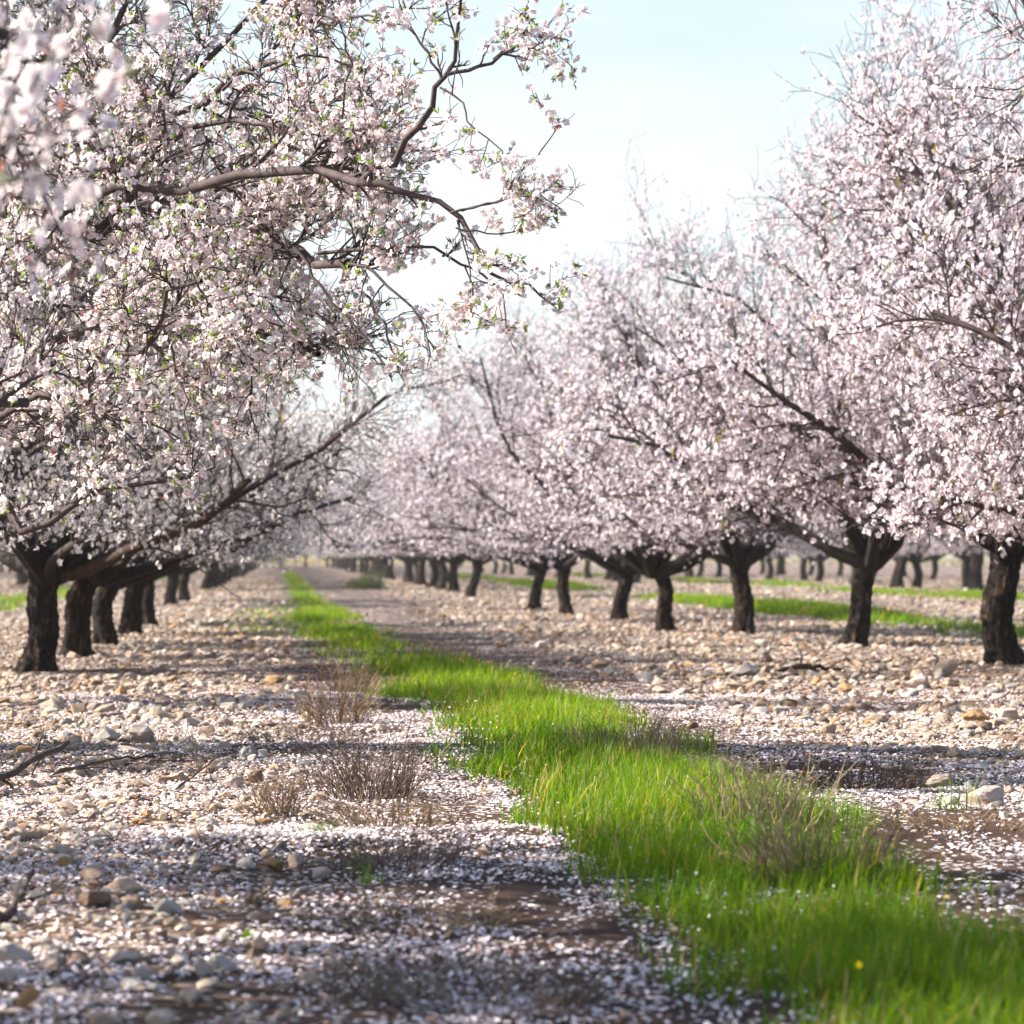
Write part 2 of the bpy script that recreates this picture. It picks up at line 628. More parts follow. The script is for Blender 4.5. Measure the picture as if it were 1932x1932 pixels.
def dress(levels, rng, petal, heart, hi, dens, leafy, spent, husks=0, center=(0, 0, 2.0), fsize=1.0):
    """levels: list of (pts, rad, flowers per branch, t0) -> blossom mesh soup and leaf soup"""
    fs, ls = Soup(), Soup()
    for pts, rad, per, t0 in levels:
        k = max(1, int(round(per * dens / 2.9)))
        pos, d, r, t = sprout(pts, rad, k, t0, 1.0, 0.8, 1.5, rng)
        # clusters: drop some stretches, crowd others
        keep = vnoise(pos * 4.2, 11) + 0.6 * rng.random(len(pos)) > -0.10
        pos, d, r = pos[keep], d[keep], r[keep]
        rep = rng.integers(1, 6, len(pos))               # blossoms sit in small clusters
        pos, d, r = np.repeat(pos, rep, 0), np.repeat(d, rep, 0), np.repeat(r, rep)
        d = unit(d + 0.75 * rng.normal(size=d.shape))
        pos = pos + rng.normal(size=pos.shape) * 0.011
        pos = pos + d * (r[:, None] + 0.012) + rng.normal(size=pos.shape) * 0.006
        outw = unit(pos - np.array(center))
        nrm = unit(d + 0.5 * outw + 0.45 * rng.normal(size=d.shape))
        n = len(pos)
        size = rng.uniform(0.0145, 0.0215, n) * fsize
        tone = rng.random((n, 1))
        ce = np.array(petal[0]) * tone + np.array(petal[1]) * (1 - tone)
        ce = ce * rng.uniform(0.93, 1.05, (n, 1))
        ch = np.array(heart) * rng.uniform(0.7, 1.2, (n, 1))
        sp_ = rng.random(n) < spent
        scatter(fs, FL_HI if hi else FL_LO, pos[~sp_], nrm[~sp_], size[~sp_], ce[~sp_], ch[~sp_], rng)
        m = int(sp_.sum())
        if m:                                          # spent flowers: small russet stars
            cs = np.array([0.26, 0.11, 0.085]) * rng.uniform(0.6, 1.5, (m, 1))
            scatter(fs, FL_LO, pos[sp_], nrm[sp_], size[sp_] * 0.55, cs, cs * 0.7, rng)
        nl = int(n * leafy)
        if nl:
            pick = rng.integers(0, n, nl)
            for j in range(5):
                al = unit(nrm[pick] + 0.6 * rng.normal(size=(nl, 3)) + np.array([0, 0, 0.35]))
                cl = np.array([0.12, 0.24, 0.025]) * rng.uniform(0.7, 1.5, (nl, 1)) * np.array([1, 1, 1]) + rng.random((nl, 1)) * np.array([0.07, 0.04, 0])
                leaf_scatter(ls, pos[pick], al, rng.uniform(0.018, 0.036, nl), cl, rng)
        if husks:
            pick = rng.integers(0, n, husks)
            al = unit(np.array([0, 0, -1.0]) + 0.25 * rng.normal(size=(husks, 3)))
            cl = np.array([0.30, 0.27, 0.05]) * rng.uniform(0.6, 1.2, (husks, 1))
            leaf_scatter(ls, pos[pick], al, rng.uniform(0.06, 0.10, husks), cl, rng)
    return fs, ls


def crown_from(limbs, lrad, rng, k2, k3, k4, l2, l3, l4, zmin, shoots=None, srad=None, wood_sides=8):
    """limbs (N,P,3) -> wood soup, flower-bearing levels"""
    wood = Soup()
    wood.add(*tubes(limbs, lrad * (1 + 0.06 * rng.normal(size=lrad.shape)), wood_sides), wood_col(lrad, wood_sides))
    p, d, r, t = sprout(limbs, lrad, k2, 0.16, 1.0, 0.4, 1.15, rng, 0.3)
    ln = rng.uniform(*l2, len(p)) * (1.2 - (0.85 if shoots is not None else 0.6) * t)
    b2 = grow(p, d, ln, 8, 0.17, rng.choice([-0.13, -0.06, 0.02, 0.10], len(p)), rng, zmin)
    r2 = taper(np.minimum(r * 0.6, rng.uniform(0.008, 0.017, len(p))), np.full(len(p), 0.0035), 8)
    wood.add(*tubes(b2, r2, 5), wood_col(r2, 5))
    if shoots is not None:
        wood.add(*tubes(shoots, srad, 6), wood_col(srad, 6))
        b2 = np.concatenate([b2, np.stack([resample(s, 8) for s in shoots])])
        r2 = np.concatenate([r2, srad[:, np.linspace(0, srad.shape[1] - 1, 8).astype(int)]])
    ns_ = len(shoots) if shoots is not None else 0
    short = np.ones(len(b2))
    if ns_:
        short[-ns_:] = 0.62                            # long bare shoots carry only short spurs
    p, d, r, t = sprout(b2, r2, k3, 0.12, 1.0, 0.4, 1.2, rng, 0.2)
    short = np.repeat(short, k3)
    if ns_:
        kp = (short == 1) | (rng.random(len(p)) < 0.62)
        p, d, r, t, short = p[kp], d[kp], r[kp], t[kp], short[kp]
    ln = rng.uniform(*l3, len(p)) * (1.1 - 0.4 * t) * short
    b3 = grow(p, d, ln, 6, 0.2, rng.choice([-0.08, 0.0, 0.06, 0.12], len(p)), rng, zmin)
    r3 = taper(np.minimum(r * 0.7, rng.uniform(0.0045, 0.0075, len(p))), np.full(len(p), 0.0018), 6)
    wood.add(*tubes(b3, r3, 4), wood_col(r3, 4))
    p, d, r, t = sprout(b3, r3, k4, 0.1, 1.0, 0.4, 1.2, rng, 0.1)
    ln = rng.uniform(*l4, len(p)) * np.repeat(short, k4)
    b4 = grow(p, d, ln, 4, 0.2, 0.02, rng)
    r4 = taper(np.minimum(r * 0.8, 0.0032), np.full(len(p), 0.0014), 4)
    wood.add(*tubes(b4, r4, 3), wood_col(r4, 3))
    return wood, b2, r2, b3, r3, b4, r4


def vase_limbs(rng, n, l0, l1, e0, e1, npts=10, upturn=0.055):
    az = (np.arange(n) + rng.uniform(-0.3, 0.3, n)) * 2 * np.pi / n + rng.uniform(0, 6)
    el = rng.permutation(e0 + (e1 - e0) * np.linspace(0, 1, n) ** 1.15)
    d = np.stack([np.cos(az) * np.cos(el), np.sin(az) * np.cos(el), np.sin(el)], 1)
    ln = rng.uniform(l0, l1, n)
    p = grow(np.stack([np.cos(az) * 0.06, np.sin(az) * 0.06, np.full(n, -0.14)], 1), d, ln, npts, 0.17, rng.uniform(-0.035, 0.10, n), rng, 0.1)
    r = taper(rng.uniform(0.040, 0.070, n), rng.uniform(0.009, 0.016, n), npts, 0.62)
    r[:, 0] = r[:, 0] * 1.05 + 0.01
    r[:, 1] = r[:, 1] * 1.05 + 0.006
    return p, r


PINK = [(0.87, 0.845, 0.87), (0.85, 0.775, 0.815)]
WHITE = [(0.88, 0.87, 0.84), (0.86, 0.82, 0.80)]
H_PINK = (0.50, 0.17, 0.25)


class Crown:
    """meshes of one grown crown; origin at the fork of the trunk"""
    def __init__(s, name, seed, petal, n=13, l0=2.9, l1=3.7, e0=0.12, e1=1.25, k2=13, k3=12, k4=5, per4=3.3, per3=4,
                 l2=(0.7, 1.5), l3=(0.3, 0.75), l4=(0.08, 0.26), hi=False, leafy=0.01, spent=0.07, husks=25, zmin=0.14):
        rng = np.random.default_rng(seed)
        L, R = vase_limbs(rng, n, l0, l1, e0, e1)
        wood, b2, r2, b3, r3, b4, r4 = crown_from(L, R, rng, k2, k3, k4, l2, l3, l4, zmin)
        fs, ls = dress([(b4, r4, per4, 0.15), (b3, r3, per3, 0.2), (b2, r2, 5, 0.6)], rng, petal, (0.66, 0.36, 0.44) if hi else H_PINK, hi, 1.0, leafy, spent, husks)
        s.wood = wood.mesh(name + '_branches', M_TWIG)
        s.blossom = fs.mesh(name + '_blossom', M_PETAL, False)
        s.leaves = ls.mesh(name + '_leaves', M_LEAF, False)


# ------------------------------------------------------------------ trunks
def trunk_mesh(seed, fork, rad, mid=None, roots=5):
    """bark column from (0,0,-0.05) to the fork (local), optional mid point for a bend"""
    rng = np.random.default_rng(seed)
    fork = np.array(fork, float)
    if mid is None:
        mid = fork * 0.5 + np.array([*rng.normal(0, 0.05, 2), 0])
    nr, ns = 34, 36
    ax = resample([(0, 0, -0.08), mid, fork], nr)
    t = np.linspace(0, 1, nr)
    prof = rad * (1 + 0.75 * np.exp(-t * 10) - 0.08 * np.sin(np.pi * t) + 0.16 * np.clip((t - 0.7) / 0.3, 0, 1))
    th = np.arange(ns) * 2 * np.pi / ns
    T, TH = np.meshgrid(t, th, indexing='ij')
    ph = rng.uniform(0, 6, 4)
    lob = 0.38 * np.exp(-T * 9) * np.cos(roots * TH + ph[0]) + 0.07 * np.cos(2 * TH + ph[1] + 1.5 * T) + 0.05 * np.cos(3 * TH + ph[2] - 2 * T)
    lob = lob + 0.10 * np.clip((T - 0.7) / 0.3, 0, 1) * np.cos(4 * TH + ph[3])
    c = np.stack([np.cos(TH).ravel() * 3.2, np.sin(TH).ravel() * 3.2, T.ravel() * 3.5], 1)
    fis = vnoise(c * np.array([1.6, 1.6, 1.0]), seed) * 0.15 + vnoise(c * np.array([3.4, 3.4, 2.6]), seed + 1) * 0.11
    Rr = prof[:, None] * (1 + lob + fis.reshape(T.shape))
    ax = ax + np.stack([0.018 * np.sin(t * 9 + ph[0]), 0.018 * np.sin(t * 8 + ph[1]), 0 * t], 1)
    Rr = Rr * (1 + 0.05 * rng.normal(size=Rr.shape))
    V = ax[:, None] + np.stack([np.cos(TH) * Rr, np.sin(TH) * Rr, np.zeros_like(Rr)], -1)
    # close with a low dome
    dome = []
    for f, up in ((0.93, 0.025), (0.78, 0.055), (0.5, 0.08), (0.08, 0.09)):
        dome.append(fork + (V[-1] - fork) * f + np.array([0, 0, up]))
    V = np.concatenate([V, np.array(dome)], 0)
    n2 = V.shape[0]
    idx = np.arange(n2 * ns).reshape(n2, ns)
    a, b = idx[:-1], idx[1:]
    q = np.stack([a, np.roll(a, -1, 1), np.roll(b, -1, 1), b], -1).reshape(-1, 4)
    return make_mesh('trunk', V.reshape(-1, 3), [q], M_BARK)


def plant(base, crown, trunk, fork, rot, scale, label, group, zs=1.0, ys=1.0):
    x, y = base
    z = float(gz(np.array([x]), np.array([y]))[0])
    root = link('almond_tree', None, None, (x, y, z))
    tag(root, label, 'tree', group)
    link('trunk', trunk, root)
    for nm, me in (('branches', crown.wood), ('blossom', crown.blossom), ('leaves', crown.leaves)):
        if me is None:
            continue
        o = link(nm, me, root, fork)
        o.rotation_euler = (0, 0, rot)
        o.scale = (scale, scale * ys, scale * zs)
    return root


CP = [Crown('pink_a', 21, PINK), Crown('pink_b', 22, PINK, n=14), Crown('pink_c', 23, PINK, n=12, l1=3.5)]
CW = [Crown('white_a', 31, WHITE, leafy=0.04, per4=2.9, per3=3.4), Crown('white_b', 32, WHITE, n=13, leafy=0.035, per4=2.9, per3=3.4)]
CR = Crown('pink_near', 27, [(0.88, 0.865, 0.88), (0.87, 0.82, 0.85)], n=15, k2=16, e1=1.15, per4=3.7, per3=5, hi=True, spent=0.09, husks=60)

# shared trunks for the far trees
FORKS = [(0.05, 0.0, 0.92), (-0.08, 0.05, 0.95), (0.12, -0.02, 0.9), (0.0, 0.06, 1.0), (-0.04, -0.05, 0.88)]
TR = [trunk_mesh(200 + i, f, 0.118) for i, f in enumerate(FORKS)]

# ------------------------------------------------------------------ right row: (base px, fork px, radius, label)
right = [
    ((1893, 1255), (1908, 995), 0.150, 'thick dark trunked almond tree at the right edge of the picture'),
    ((1605, 1222), (1642, 1035), 0.138, 'almond tree whose dark trunk leans right, next to the thick trunk at the right edge'),
    ((1402, 1200), (1393, 1040), 0.140, 'upright dark trunked almond tree with blue tape at its fork in the right row'),
    ((1252, 1190), (1236, 1060), 0.120, 'almond tree with a bent dark trunk bowing left at its top, right row'),
    ((1163, 1170), (1182, 1060), 0.125, 'almond tree with a short dark trunk tilted right, beside the bent trunk'),
    ((1066, 1160), (1062, 1050), 0.120, 'slim straight almond tree, right one of a close pair in the right row'),
    ((1000, 1150), (1022, 1054), 0.120, 'almond tree leaning right, left one of a close pair in the right row'),
    ((886, 1126), (904, 1050), 0.130, 'almond tree with a strongly slanted dark trunk standing alone in the right row'),
]
used_right = []
for i, (b, f, r, lab) in enumerate(right):
    g = ground_at(*b)
    fk = at(*f, g[1])
    fl = np.array([fk[0] - g[0], RNG.uniform(-0.05, 0.05), fk[2]])
    mid = None
    if i == 3:
        mid = fl * 0.5 + np.array([0.07, 0, 0])
    if i == 1:
        mid = fl * 0.5 + np.array([0.02, 0, 0])
    plant((g[0], g[1]), CR if i == 0 else CP[i % 3], trunk_mesh(100 + i, fl, r * 0.82, mid), tuple(fl), RNG.uniform(0, 6.28), RNG.uniform(0.93, 1.0), lab, 'almond trees of the right row', [1.25, 1.12, 1.06, 1.12, 1.02, 1.08, 1.0, 1.05][i])
    used_right.append(g)
# two nearer ones whose trunks stand just outside the picture
plant((6.15, 24.6), CR, TR[0], FORKS[0], 2.2, 1.06, 'big pink almond crown filling the upper right, its trunk outside the picture', 'almond trees of the right row', 1.12)
plant((6.25, 19.2), CR, TR[3], FORKS[3], 4.4, 1.0, 'nearest pink almond crown in the top right corner with sharp small blossoms', 'almond trees of the right row', 1.3)
y = 92.0
i = 0
while y < 300:
    plant((4.35 + RNG.normal(0, 0.12), y), CP[i % 3] if y < 125 else CW[i % 2], TR[i % 5], FORKS[i % 5], RNG.uniform(0, 6.28), RNG.uniform(0.9, 1.0),
          'far almond tree merging with its neighbours down the right row', 'far almond trees of the right row', RNG.uniform(1.0, 1.12))
    y += 5.6 * RNG.uniform(0.85, 1.15)
    i += 1

# ------------------------------------------------------------------ left row
left = [
    ((68, 1268), (92, 1052), 0.150, 'almond tree with rough brown trunk, first full trunk of the left row'),
    ((150, 1240), (185, 1065), 0.150, 'almond tree with thick black trunk just right of the rough brown one'),
    ((196, 1218), (215, 1070), 0.140, 'almond tree with half hidden dark trunk, third full trunk of the left row'),
    ((236, 1200), (246, 1070), 0.130, 'almond tree with slim dark trunk, fourth full trunk of the left row'),
    ((276, 1178), (268, 1065), 0.135, 'almond tree with dark trunk flaring at its foot, fifth of the left row'),
    ((322, 1142), (325, 1065), 0.135, 'almond tree with dark trunk just beyond the gap, sixth of the left row'),
    ((346, 1134), (350, 1065), 0.135, 'almond tree with dark trunk beyond the gap, seventh of the left row'),
    ((388, 1114), (396, 1060), 0.140, 'almond tree with the last separate dark trunk down the left row'),
]
for i, (b, f, r, lab) in enumerate(left):
    g = ground_at(*b)
    fk = at(*f, g[1])
    fl = np.array([fk[0] - g[0], RNG.uniform(-0.05, 0.05), fk[2]])
    plant((g[0], g[1]), CW[i % 2], trunk_mesh(150 + i, fl, r * 0.80), tuple(fl), RNG.uniform(0, 6.28), RNG.uniform(0.80, 0.88), lab, 'almond trees of the left row', 1.25)
    if i == 0:
        first_root = [o for o in COL.objects if o.get('label') == lab][0]
        org = np.array(first_root.location)
        lp = resample([at(105, 1075, g[1]), at(150, 1082, g[1] - .1), at(250, 1035, g[1] - .5), at(330, 1005, g[1] - .8), at(395, 975, g[1] - 1.1), at(470, 905, g[1] - 1.4)], 14) - org
        lp = lp[None]
        lrad = np.linspace(0.062, 0.022, 14)[None] * (1 + 0.08 * RNG.normal(size=(1, 14)))
        wd_ = Soup()
        wd_.add(*tubes(lp, lrad, 9), np.repeat(np.array([[0.050, 0.030, 0.018]]), 126, 0))
        p_, d_, r_, t_ = sprout(lp, lrad, 12, 0.3, 1.0, 0.4, 1.1, RNG, 0.6)
        b_ = grow(p_, d_, RNG.uniform(0.3, 0.9, len(p_)), 7, 0.18, 0.04, RNG)
        rb_ = taper(np.full(len(p_), 0.012), np.full(len(p_), 0.003), 7)
        wd_.add(*tubes(b_, rb_, 5), wood_col(rb_, 5))
        link('limb', wd_.mesh('limb', M_TWIG), first_root)
plant((-2.1, 22.6), CW[1], TR[1], FORKS[1], 3.14, 0.80, 'white almond crown just before the first full trunk of the left row', 'almond trees of the left row', 1.3, 0.75)
y = 100.0
i = 0
while y < 300:
    plant((-1.95 + RNG.normal(0, 0.1), y), CW[i % 2], TR[i % 5], FORKS[i % 5], RNG.uniform(0, 6.28), RNG.uniform(0.82, 0.9),
          'far pale almond tree merging with its neighbours down the left row', 'far almond trees of the left row', 1.08)
    y += 5.6 * RNG.uniform(0.85, 1.15)
    i += 1

# ------------------------------------------------------------------ rows further over
def far_row(x0, y0, y1, lab, grp, crowns, step=5.8, sc=(0.88, 1.0)):
    y = y0
    i = 0
    while y < y1:
        plant((x0 + RNG.normal(0, 0.2), y), crowns[i % len(crowns)], TR[(i + 2) % 5], FORKS[(i + 2) % 5], RNG.uniform(0, 6.28), RNG.uniform(*sc), lab, grp, 1.05)
        y += step * RNG.uniform(0.85, 1.15)
        i += 1


second = [((1690, 1110), (1710, 1020), 'almond tree seen between the two nearest right trunks, in the row behind'),
          ((1840, 1115), (1842, 1010), 'almond tree just left of the thick edge trunk, in the row behind'),
          ((1468, 1085), (1476, 1020), 'almond tree with a mossy yellow foot in the row behind the right row'),
          ((1302, 1090), (1302, 1050), 'almond tree with a short dark stem in the row behind, right of the bent trunk')]
for i, (b, f, lab) in enumerate(second):
    g = ground_at(*b)
    fk = at(*f, g[1])
    fl = np.array([fk[0] - g[0], 0, fk[2]])
    plant((g[0], g[1]), CP[(i + 1) % 3], trunk_mesh(300 + i, fl, 0.15), tuple(fl), RNG.uniform(0, 6.28), 0.98, lab, 'almond trees behind the right row', 1.05)
far_row(11.6, 118, 210, 'far almond tree in the second row to the right', 'far almond trees in the second right row', CP, 8.0)
far_row(18.3, 88, 190, 'far almond tree in the third row to the right', 'far almond trees in the third right row', CP, 7.0)
far_row(25.5, 105, 190, 'far almond tree in the fourth row to the right', 'far almond trees in the fourth right row', CP, 7.0)
far_row(-8.4, 98, 190, 'far almond tree in the second row to the left', 'far almond trees in the second left row', CW)
far_row(-15.5, 150, 220, 'far almond tree in the third row to the left', 'far almond trees in the third left row', CW)
for i in range(16):
    plant((-16 + i * 2.2 + RNG.normal(0, 0.5), 306 + RNG.normal(0, 5)), CW[i % 2], TR[i % 5], FORKS[i % 5], RNG.uniform(0, 6), RNG.uniform(1.0, 1.3),
          'pale tree closing the far end of the grassy alley', 'trees at the far end of the alley')

r = np.random.default_rng(900)
n = 26000
hx = r.uniform(-90, 130, n)
top = 2.3 + 0.9 * vnoise(np.stack([hx * 0.25, hx * 0], 1), 71) + 0.5 * vnoise(np.stack([hx * 0.9, hx * 0], 1), 72)
pos = np.stack([hx, 335 + r.normal(0, 2.0, n), top * r.random(n) ** 0.8], 1)
sp = Soup()
cl = np.array([0.40, 0.36, 0.27]) * r.uniform(0.5, 1.4, (n, 1)) + r.random((n, 1)) * np.array([0.08, 0.08, 0.06])
leaf_scatter(sp, pos, unit(r.normal(size=(n, 3))), r.uniform(0.35, 0.7, n), cl, r)
o = link('undergrowth', sp.mesh('undergrowth', M_LEAF, False))
tag(o, 'pale scrub closing the horizon behind the orchard', 'scrub', kind='stuff')

# ------------------------------------------------------------------ the near left trees (sharp boughs)
HERO = np.array([-1.95, 17.0, 0.0])
F0 = HERO + np.array([0, 0, 1.0])


def px_line(pts, d0, d1, head=None, n=12):
    ds = np.linspace(d0, d1, len(pts))
    p = [at(x, yy, d) for (x, yy), d in zip(pts, ds)]
    kink = np.random.default_rng(len(pts) * 1000 + int(abs(pts[-1][0])))
    if head is not None:
        p = [head] + p
    c = resample(p, n)
    c[1:-1] += kink.normal(size=(n - 2, 3)) * min(0.028, 0.013 * np.linalg.norm(c[-1] - c[0]))
    return c - HERO


hl, hr = [], []


def limb(pts, d0, d1, r0, r1, head=F0):
    hl.append(px_line(pts, d0, d1, head))
    hr.append(np.linspace(r0 * 0.42, r1 * 0.62, 12))


limb([(-70, 640), (100, 410), (200, 340), (450, 338), (680, 346)], 16.4, 13.8, 0.075, 0.026)
limb([(60, 520), (230, 390), (330, 370), (480, 430), (580, 473), (655, 497)], 16.3, 14.2, 0.06, 0.028)
limb([(0, 720), (250, 600), (440, 590), (520, 622), (600, 668)], 16.2, 14.6, 0.05, 0.018)
limb([(0, 500), (110, 250), (220, 60), (300, -160)], 16.5, 15.8, 0.06, 0.02)
limb([(60, 450), (260, 270), (420, 170), (560, 60), (610, -60)], 16.2, 14.8, 0.055, 0.014)
limb([(80, 480), (320, 265), (480, 240), (640, 300), (720, 330)], 16.0, 14.3, 0.045, 0.012)
limb([(-20, 800), (120, 730), (260, 640), (380, 530)], 15.8, 14.0, 0.045, 0.014)
limb([(-150, 700), (-200, 300), (-230, -100)], 17.0, 17.2, 0.06, 0.02)
rngh = np.random.default_rng(5)
for az, el in ((2.6, 0.6), (3.1, 0.9), (3.6, 0.55), (0.3, 1.2), (2.9, 1.25), (4.3, 1.3), (5.9, 1.2), (3.3, 0.3), (0.1, 0.95)):
    d = np.array([[math.cos(az) * math.cos(el), math.sin(az) * math.cos(el), math.sin(el)]])
    hl.append(grow(np.array([[0, 0, 1.0]]), d, np.array([3.3]), 12, 0.1, 0.05, rngh)[0])
    hr.append(np.linspace(0.032, 0.010, 12))
sh, sr = [], []


def shoot(pts, d0, d1, r0, r1):
    sh.append(px_line(pts, d0, d1))
    sr.append(np.linspace(r0 * 0.78, r1 * 0.9, 12))


shoot([(680, 346), (735, 306), (785, 250), (815, 185), (845, 140), (862, 60), (872, -30)], 13.8, 13.5, 0.022, 0.006)
shoot([(845, 140), (900, 130), (960, 96), (992, 60), (1000, 40)], 13.5, 13.4, 0.011, 0.004)
shoot([(955, 98), (1000, 90), (1042, 74)], 13.4, 13.4, 0.004, 0.0022)
shoot([(835, 150), (800, 90), (770, 30), (760, -30)], 13.5, 13.6, 0.007, 0.004)
shoot([(830, 165), (870, 195), (890, 240), (940, 280), (950, 300)], 13.5, 13.3, 0.006, 0.0025)
shoot([(676, 345), (760, 362), (850, 402), (900, 470), (945, 520), (1000, 540), (1050, 582)], 13.8, 13.3, 0.020, 0.003)
shoot([(850, 402), (930, 382), (1000, 365), (1068, 402)], 13.5, 13.3, 0.007, 0.0025)
shoot([(870, 398), (940, 378), (985, 330), (1028, 275), (1056, 235)], 13.5, 13.3, 0.006, 0.0022)
shoot([(860, 430), (930, 440), (1000, 430), (1020, 405)], 13.5, 13.4, 0.005, 0.0022)
shoot([(870, 440), (885, 510), (888, 560), (890, 600)], 13.5, 13.4, 0.005, 0.002)
shoot([(640, 492), (690, 560), (735, 640), (762, 718)], 14.2, 13.9, 0.010, 0.003)
shoot([(600, 478), (760, 468), (880, 500), (945, 575), (975, 668)], 14.3, 13.6, 0.011, 0.0025)
shoot([(655, 497), (720, 530), (800, 610), (806, 690)], 14.2, 13.8, 0.010, 0.0025)
shoot([(560, 470), (620, 560), (700, 660), (740, 720)], 14.3, 14.0, 0.010, 0.003)
shoot([(560, 60), (640, 40), (720, 30), (840, 10)], 14.8, 14.2, 0.010, 0.003)
shoot([(420, 170), (560, 110), (690, 120), (730, 135)], 15.0, 14.2, 0.010, 0.0025)
shoot([(640, 330), (690, 250), (740, 200), (770, 195)], 14.0, 13.7, 0.008, 0.0025)
shoot([(600, 345), (640, 240), (660, 120), (640, 20)], 14.2, 14.0, 0.010, 0.003)
shoot([(430, 590), (520, 560), (640, 600), (700, 690)], 14.9, 14.2, 0.010, 0.003)
shoot([(-100, 945), (0, 966), (50, 986), (180, 940), (300, 912), (405, 880)], 16.4, 15.4, 0.030, 0.008)
shoot([(300, 590), (340, 720), (360, 820), (375, 935)], 15.2, 14.8, 0.008, 0.0025)
shoot([(200, 610), (170, 720), (180, 850)], 15.3, 14.9, 0.008, 0.0025)

wood, b2, r2, b3, r3, b4, r4 = crown_from(np.stack(hl), np.stack(hr), np.random.default_rng(55), 15, 11, 5, (0.35, 0.85), (0.12, 0.40), (0.05, 0.17), 1.15,
                                          np.stack(sh), np.stack(sr), 10)
fs, ls = dress([(b4, r4, 2.1, 0.2), (b3, r3, 2.6, 0.3)], np.random.default_rng(56), WHITE, H_PINK, True, 1.0, 0.15, 0.14, 0, (0, 0, 2.6), 0.90)
hero = link('almond_tree', None, None, tuple(HERO))
tag(hero, 'near almond tree in sharp focus, long boughs reaching from the left edge into sky', 'tree', 'almond trees of the left row')
link('trunk', trunk_mesh(90, (0, 0, 1.0), 0.16), hero)
link('branches', wood.mesh('hero_branches', M_TWIG), hero)
link('blossom', fs.mesh('hero_blossom', M_PETAL, False), hero)
link('leaves', ls.mesh('hero_leaves', M_LEAF, False), hero)

CN = Crown('white_near', 41, WHITE, n=10, l0=2.0, l1=2.6, k2=11, k3=9, k4=5, l2=(0.6, 1.2), l3=(0.2, 0.6), hi=True, leafy=0.05, spent=0.15, husks=0, e0=0.45, zmin=0.55)
plant((-2.35, 10.5), CN, TR[2], FORKS[2], 0.0, 0.85, 'white almond crown at the left edge just in front of the sharp boughs', 'almond trees of the left row', 1.3, 1.0)
plant((-2.5, 7.8), CN, TR[4], FORKS[4], 3.3, 0.95, 'nearest almond crown, out of focus blossoms hanging in the upper left corner', 'almond trees of the left row', 1.35)

# blue tape on the third right trunk
g = used_right[2]
bm_v, bm_q = tubes(resample([at(1392, 1052, g[1] - 0.16), at(1395, 1040, g[1] - 0.17), at(1398, 1028, g[1] - 0.16)], 5)[None], np.full((1, 5), 0.012), 6)
tp = link('blue_tape', make_mesh('blue_tape', bm_v, [bm_q], M_BLUE))
tag(tp, 'short blue tape tied at the fork of the upright trunk', 'tape')


# ------------------------------------------------------------------ stones
def ico(sub):
    import bmesh
    bm = bmesh.new()
    bmesh.ops.create_icosphere(bm, subdivisions=sub, radius=1)
    v = np.array([x.co[:] for x in bm.verts])
    f = np.array([[x.index for x in fc.verts] for fc in bm.faces])
    bm.free()
    return v, f


ICO = {k: ico(k) for k in (1, 2, 3)}
TONES = np.array([(0.40, 0.295, 0.22), (0.50, 0.41, 0.345), (0.50, 0.445, 0.40), (0.34, 0.32, 0.305), (0.42, 0.25, 0.12), (0.24, 0.16, 0.115), (0.45, 0.345, 0.265)])
TONE_P = np.array([0.20, 0.24, 0.20, 0.11, 0.04, 0.08, 0.13])


def stone_shape(v, seed, angular):
    rng = np.random.default_rng(seed)
    a = v * 1.1
    d = 1 + 0.30 * vnoise(a * 1.2 + seed * 3.1, seed) + 0.13 * vnoise(a * 2.9 + 5, seed + 7)
    p = v * d[:, None]
    for k in range(angular):                           # knock flats into it
        n = unit(rng.normal(size=3))
        h = rng.uniform(0.45, 0.82)
        s = p @ n
        p = p - np.clip(s - h, 0, None)[:, None] * n * 0.85
    return p


def spread(n, lo, hi, x0f, x1f, rng):
    """positions with density even on the ground between depths lo..hi"""
    d = np.sqrt(rng.uniform(lo * lo, hi * hi, n))
    x = x0f(d) + (x1f(d) - x0f(d)) * rng.random(n)
    return x, d


XL = lambda d: -0.080 * d - 0.5
XR = lambda d: 0.208 * d + 0.5


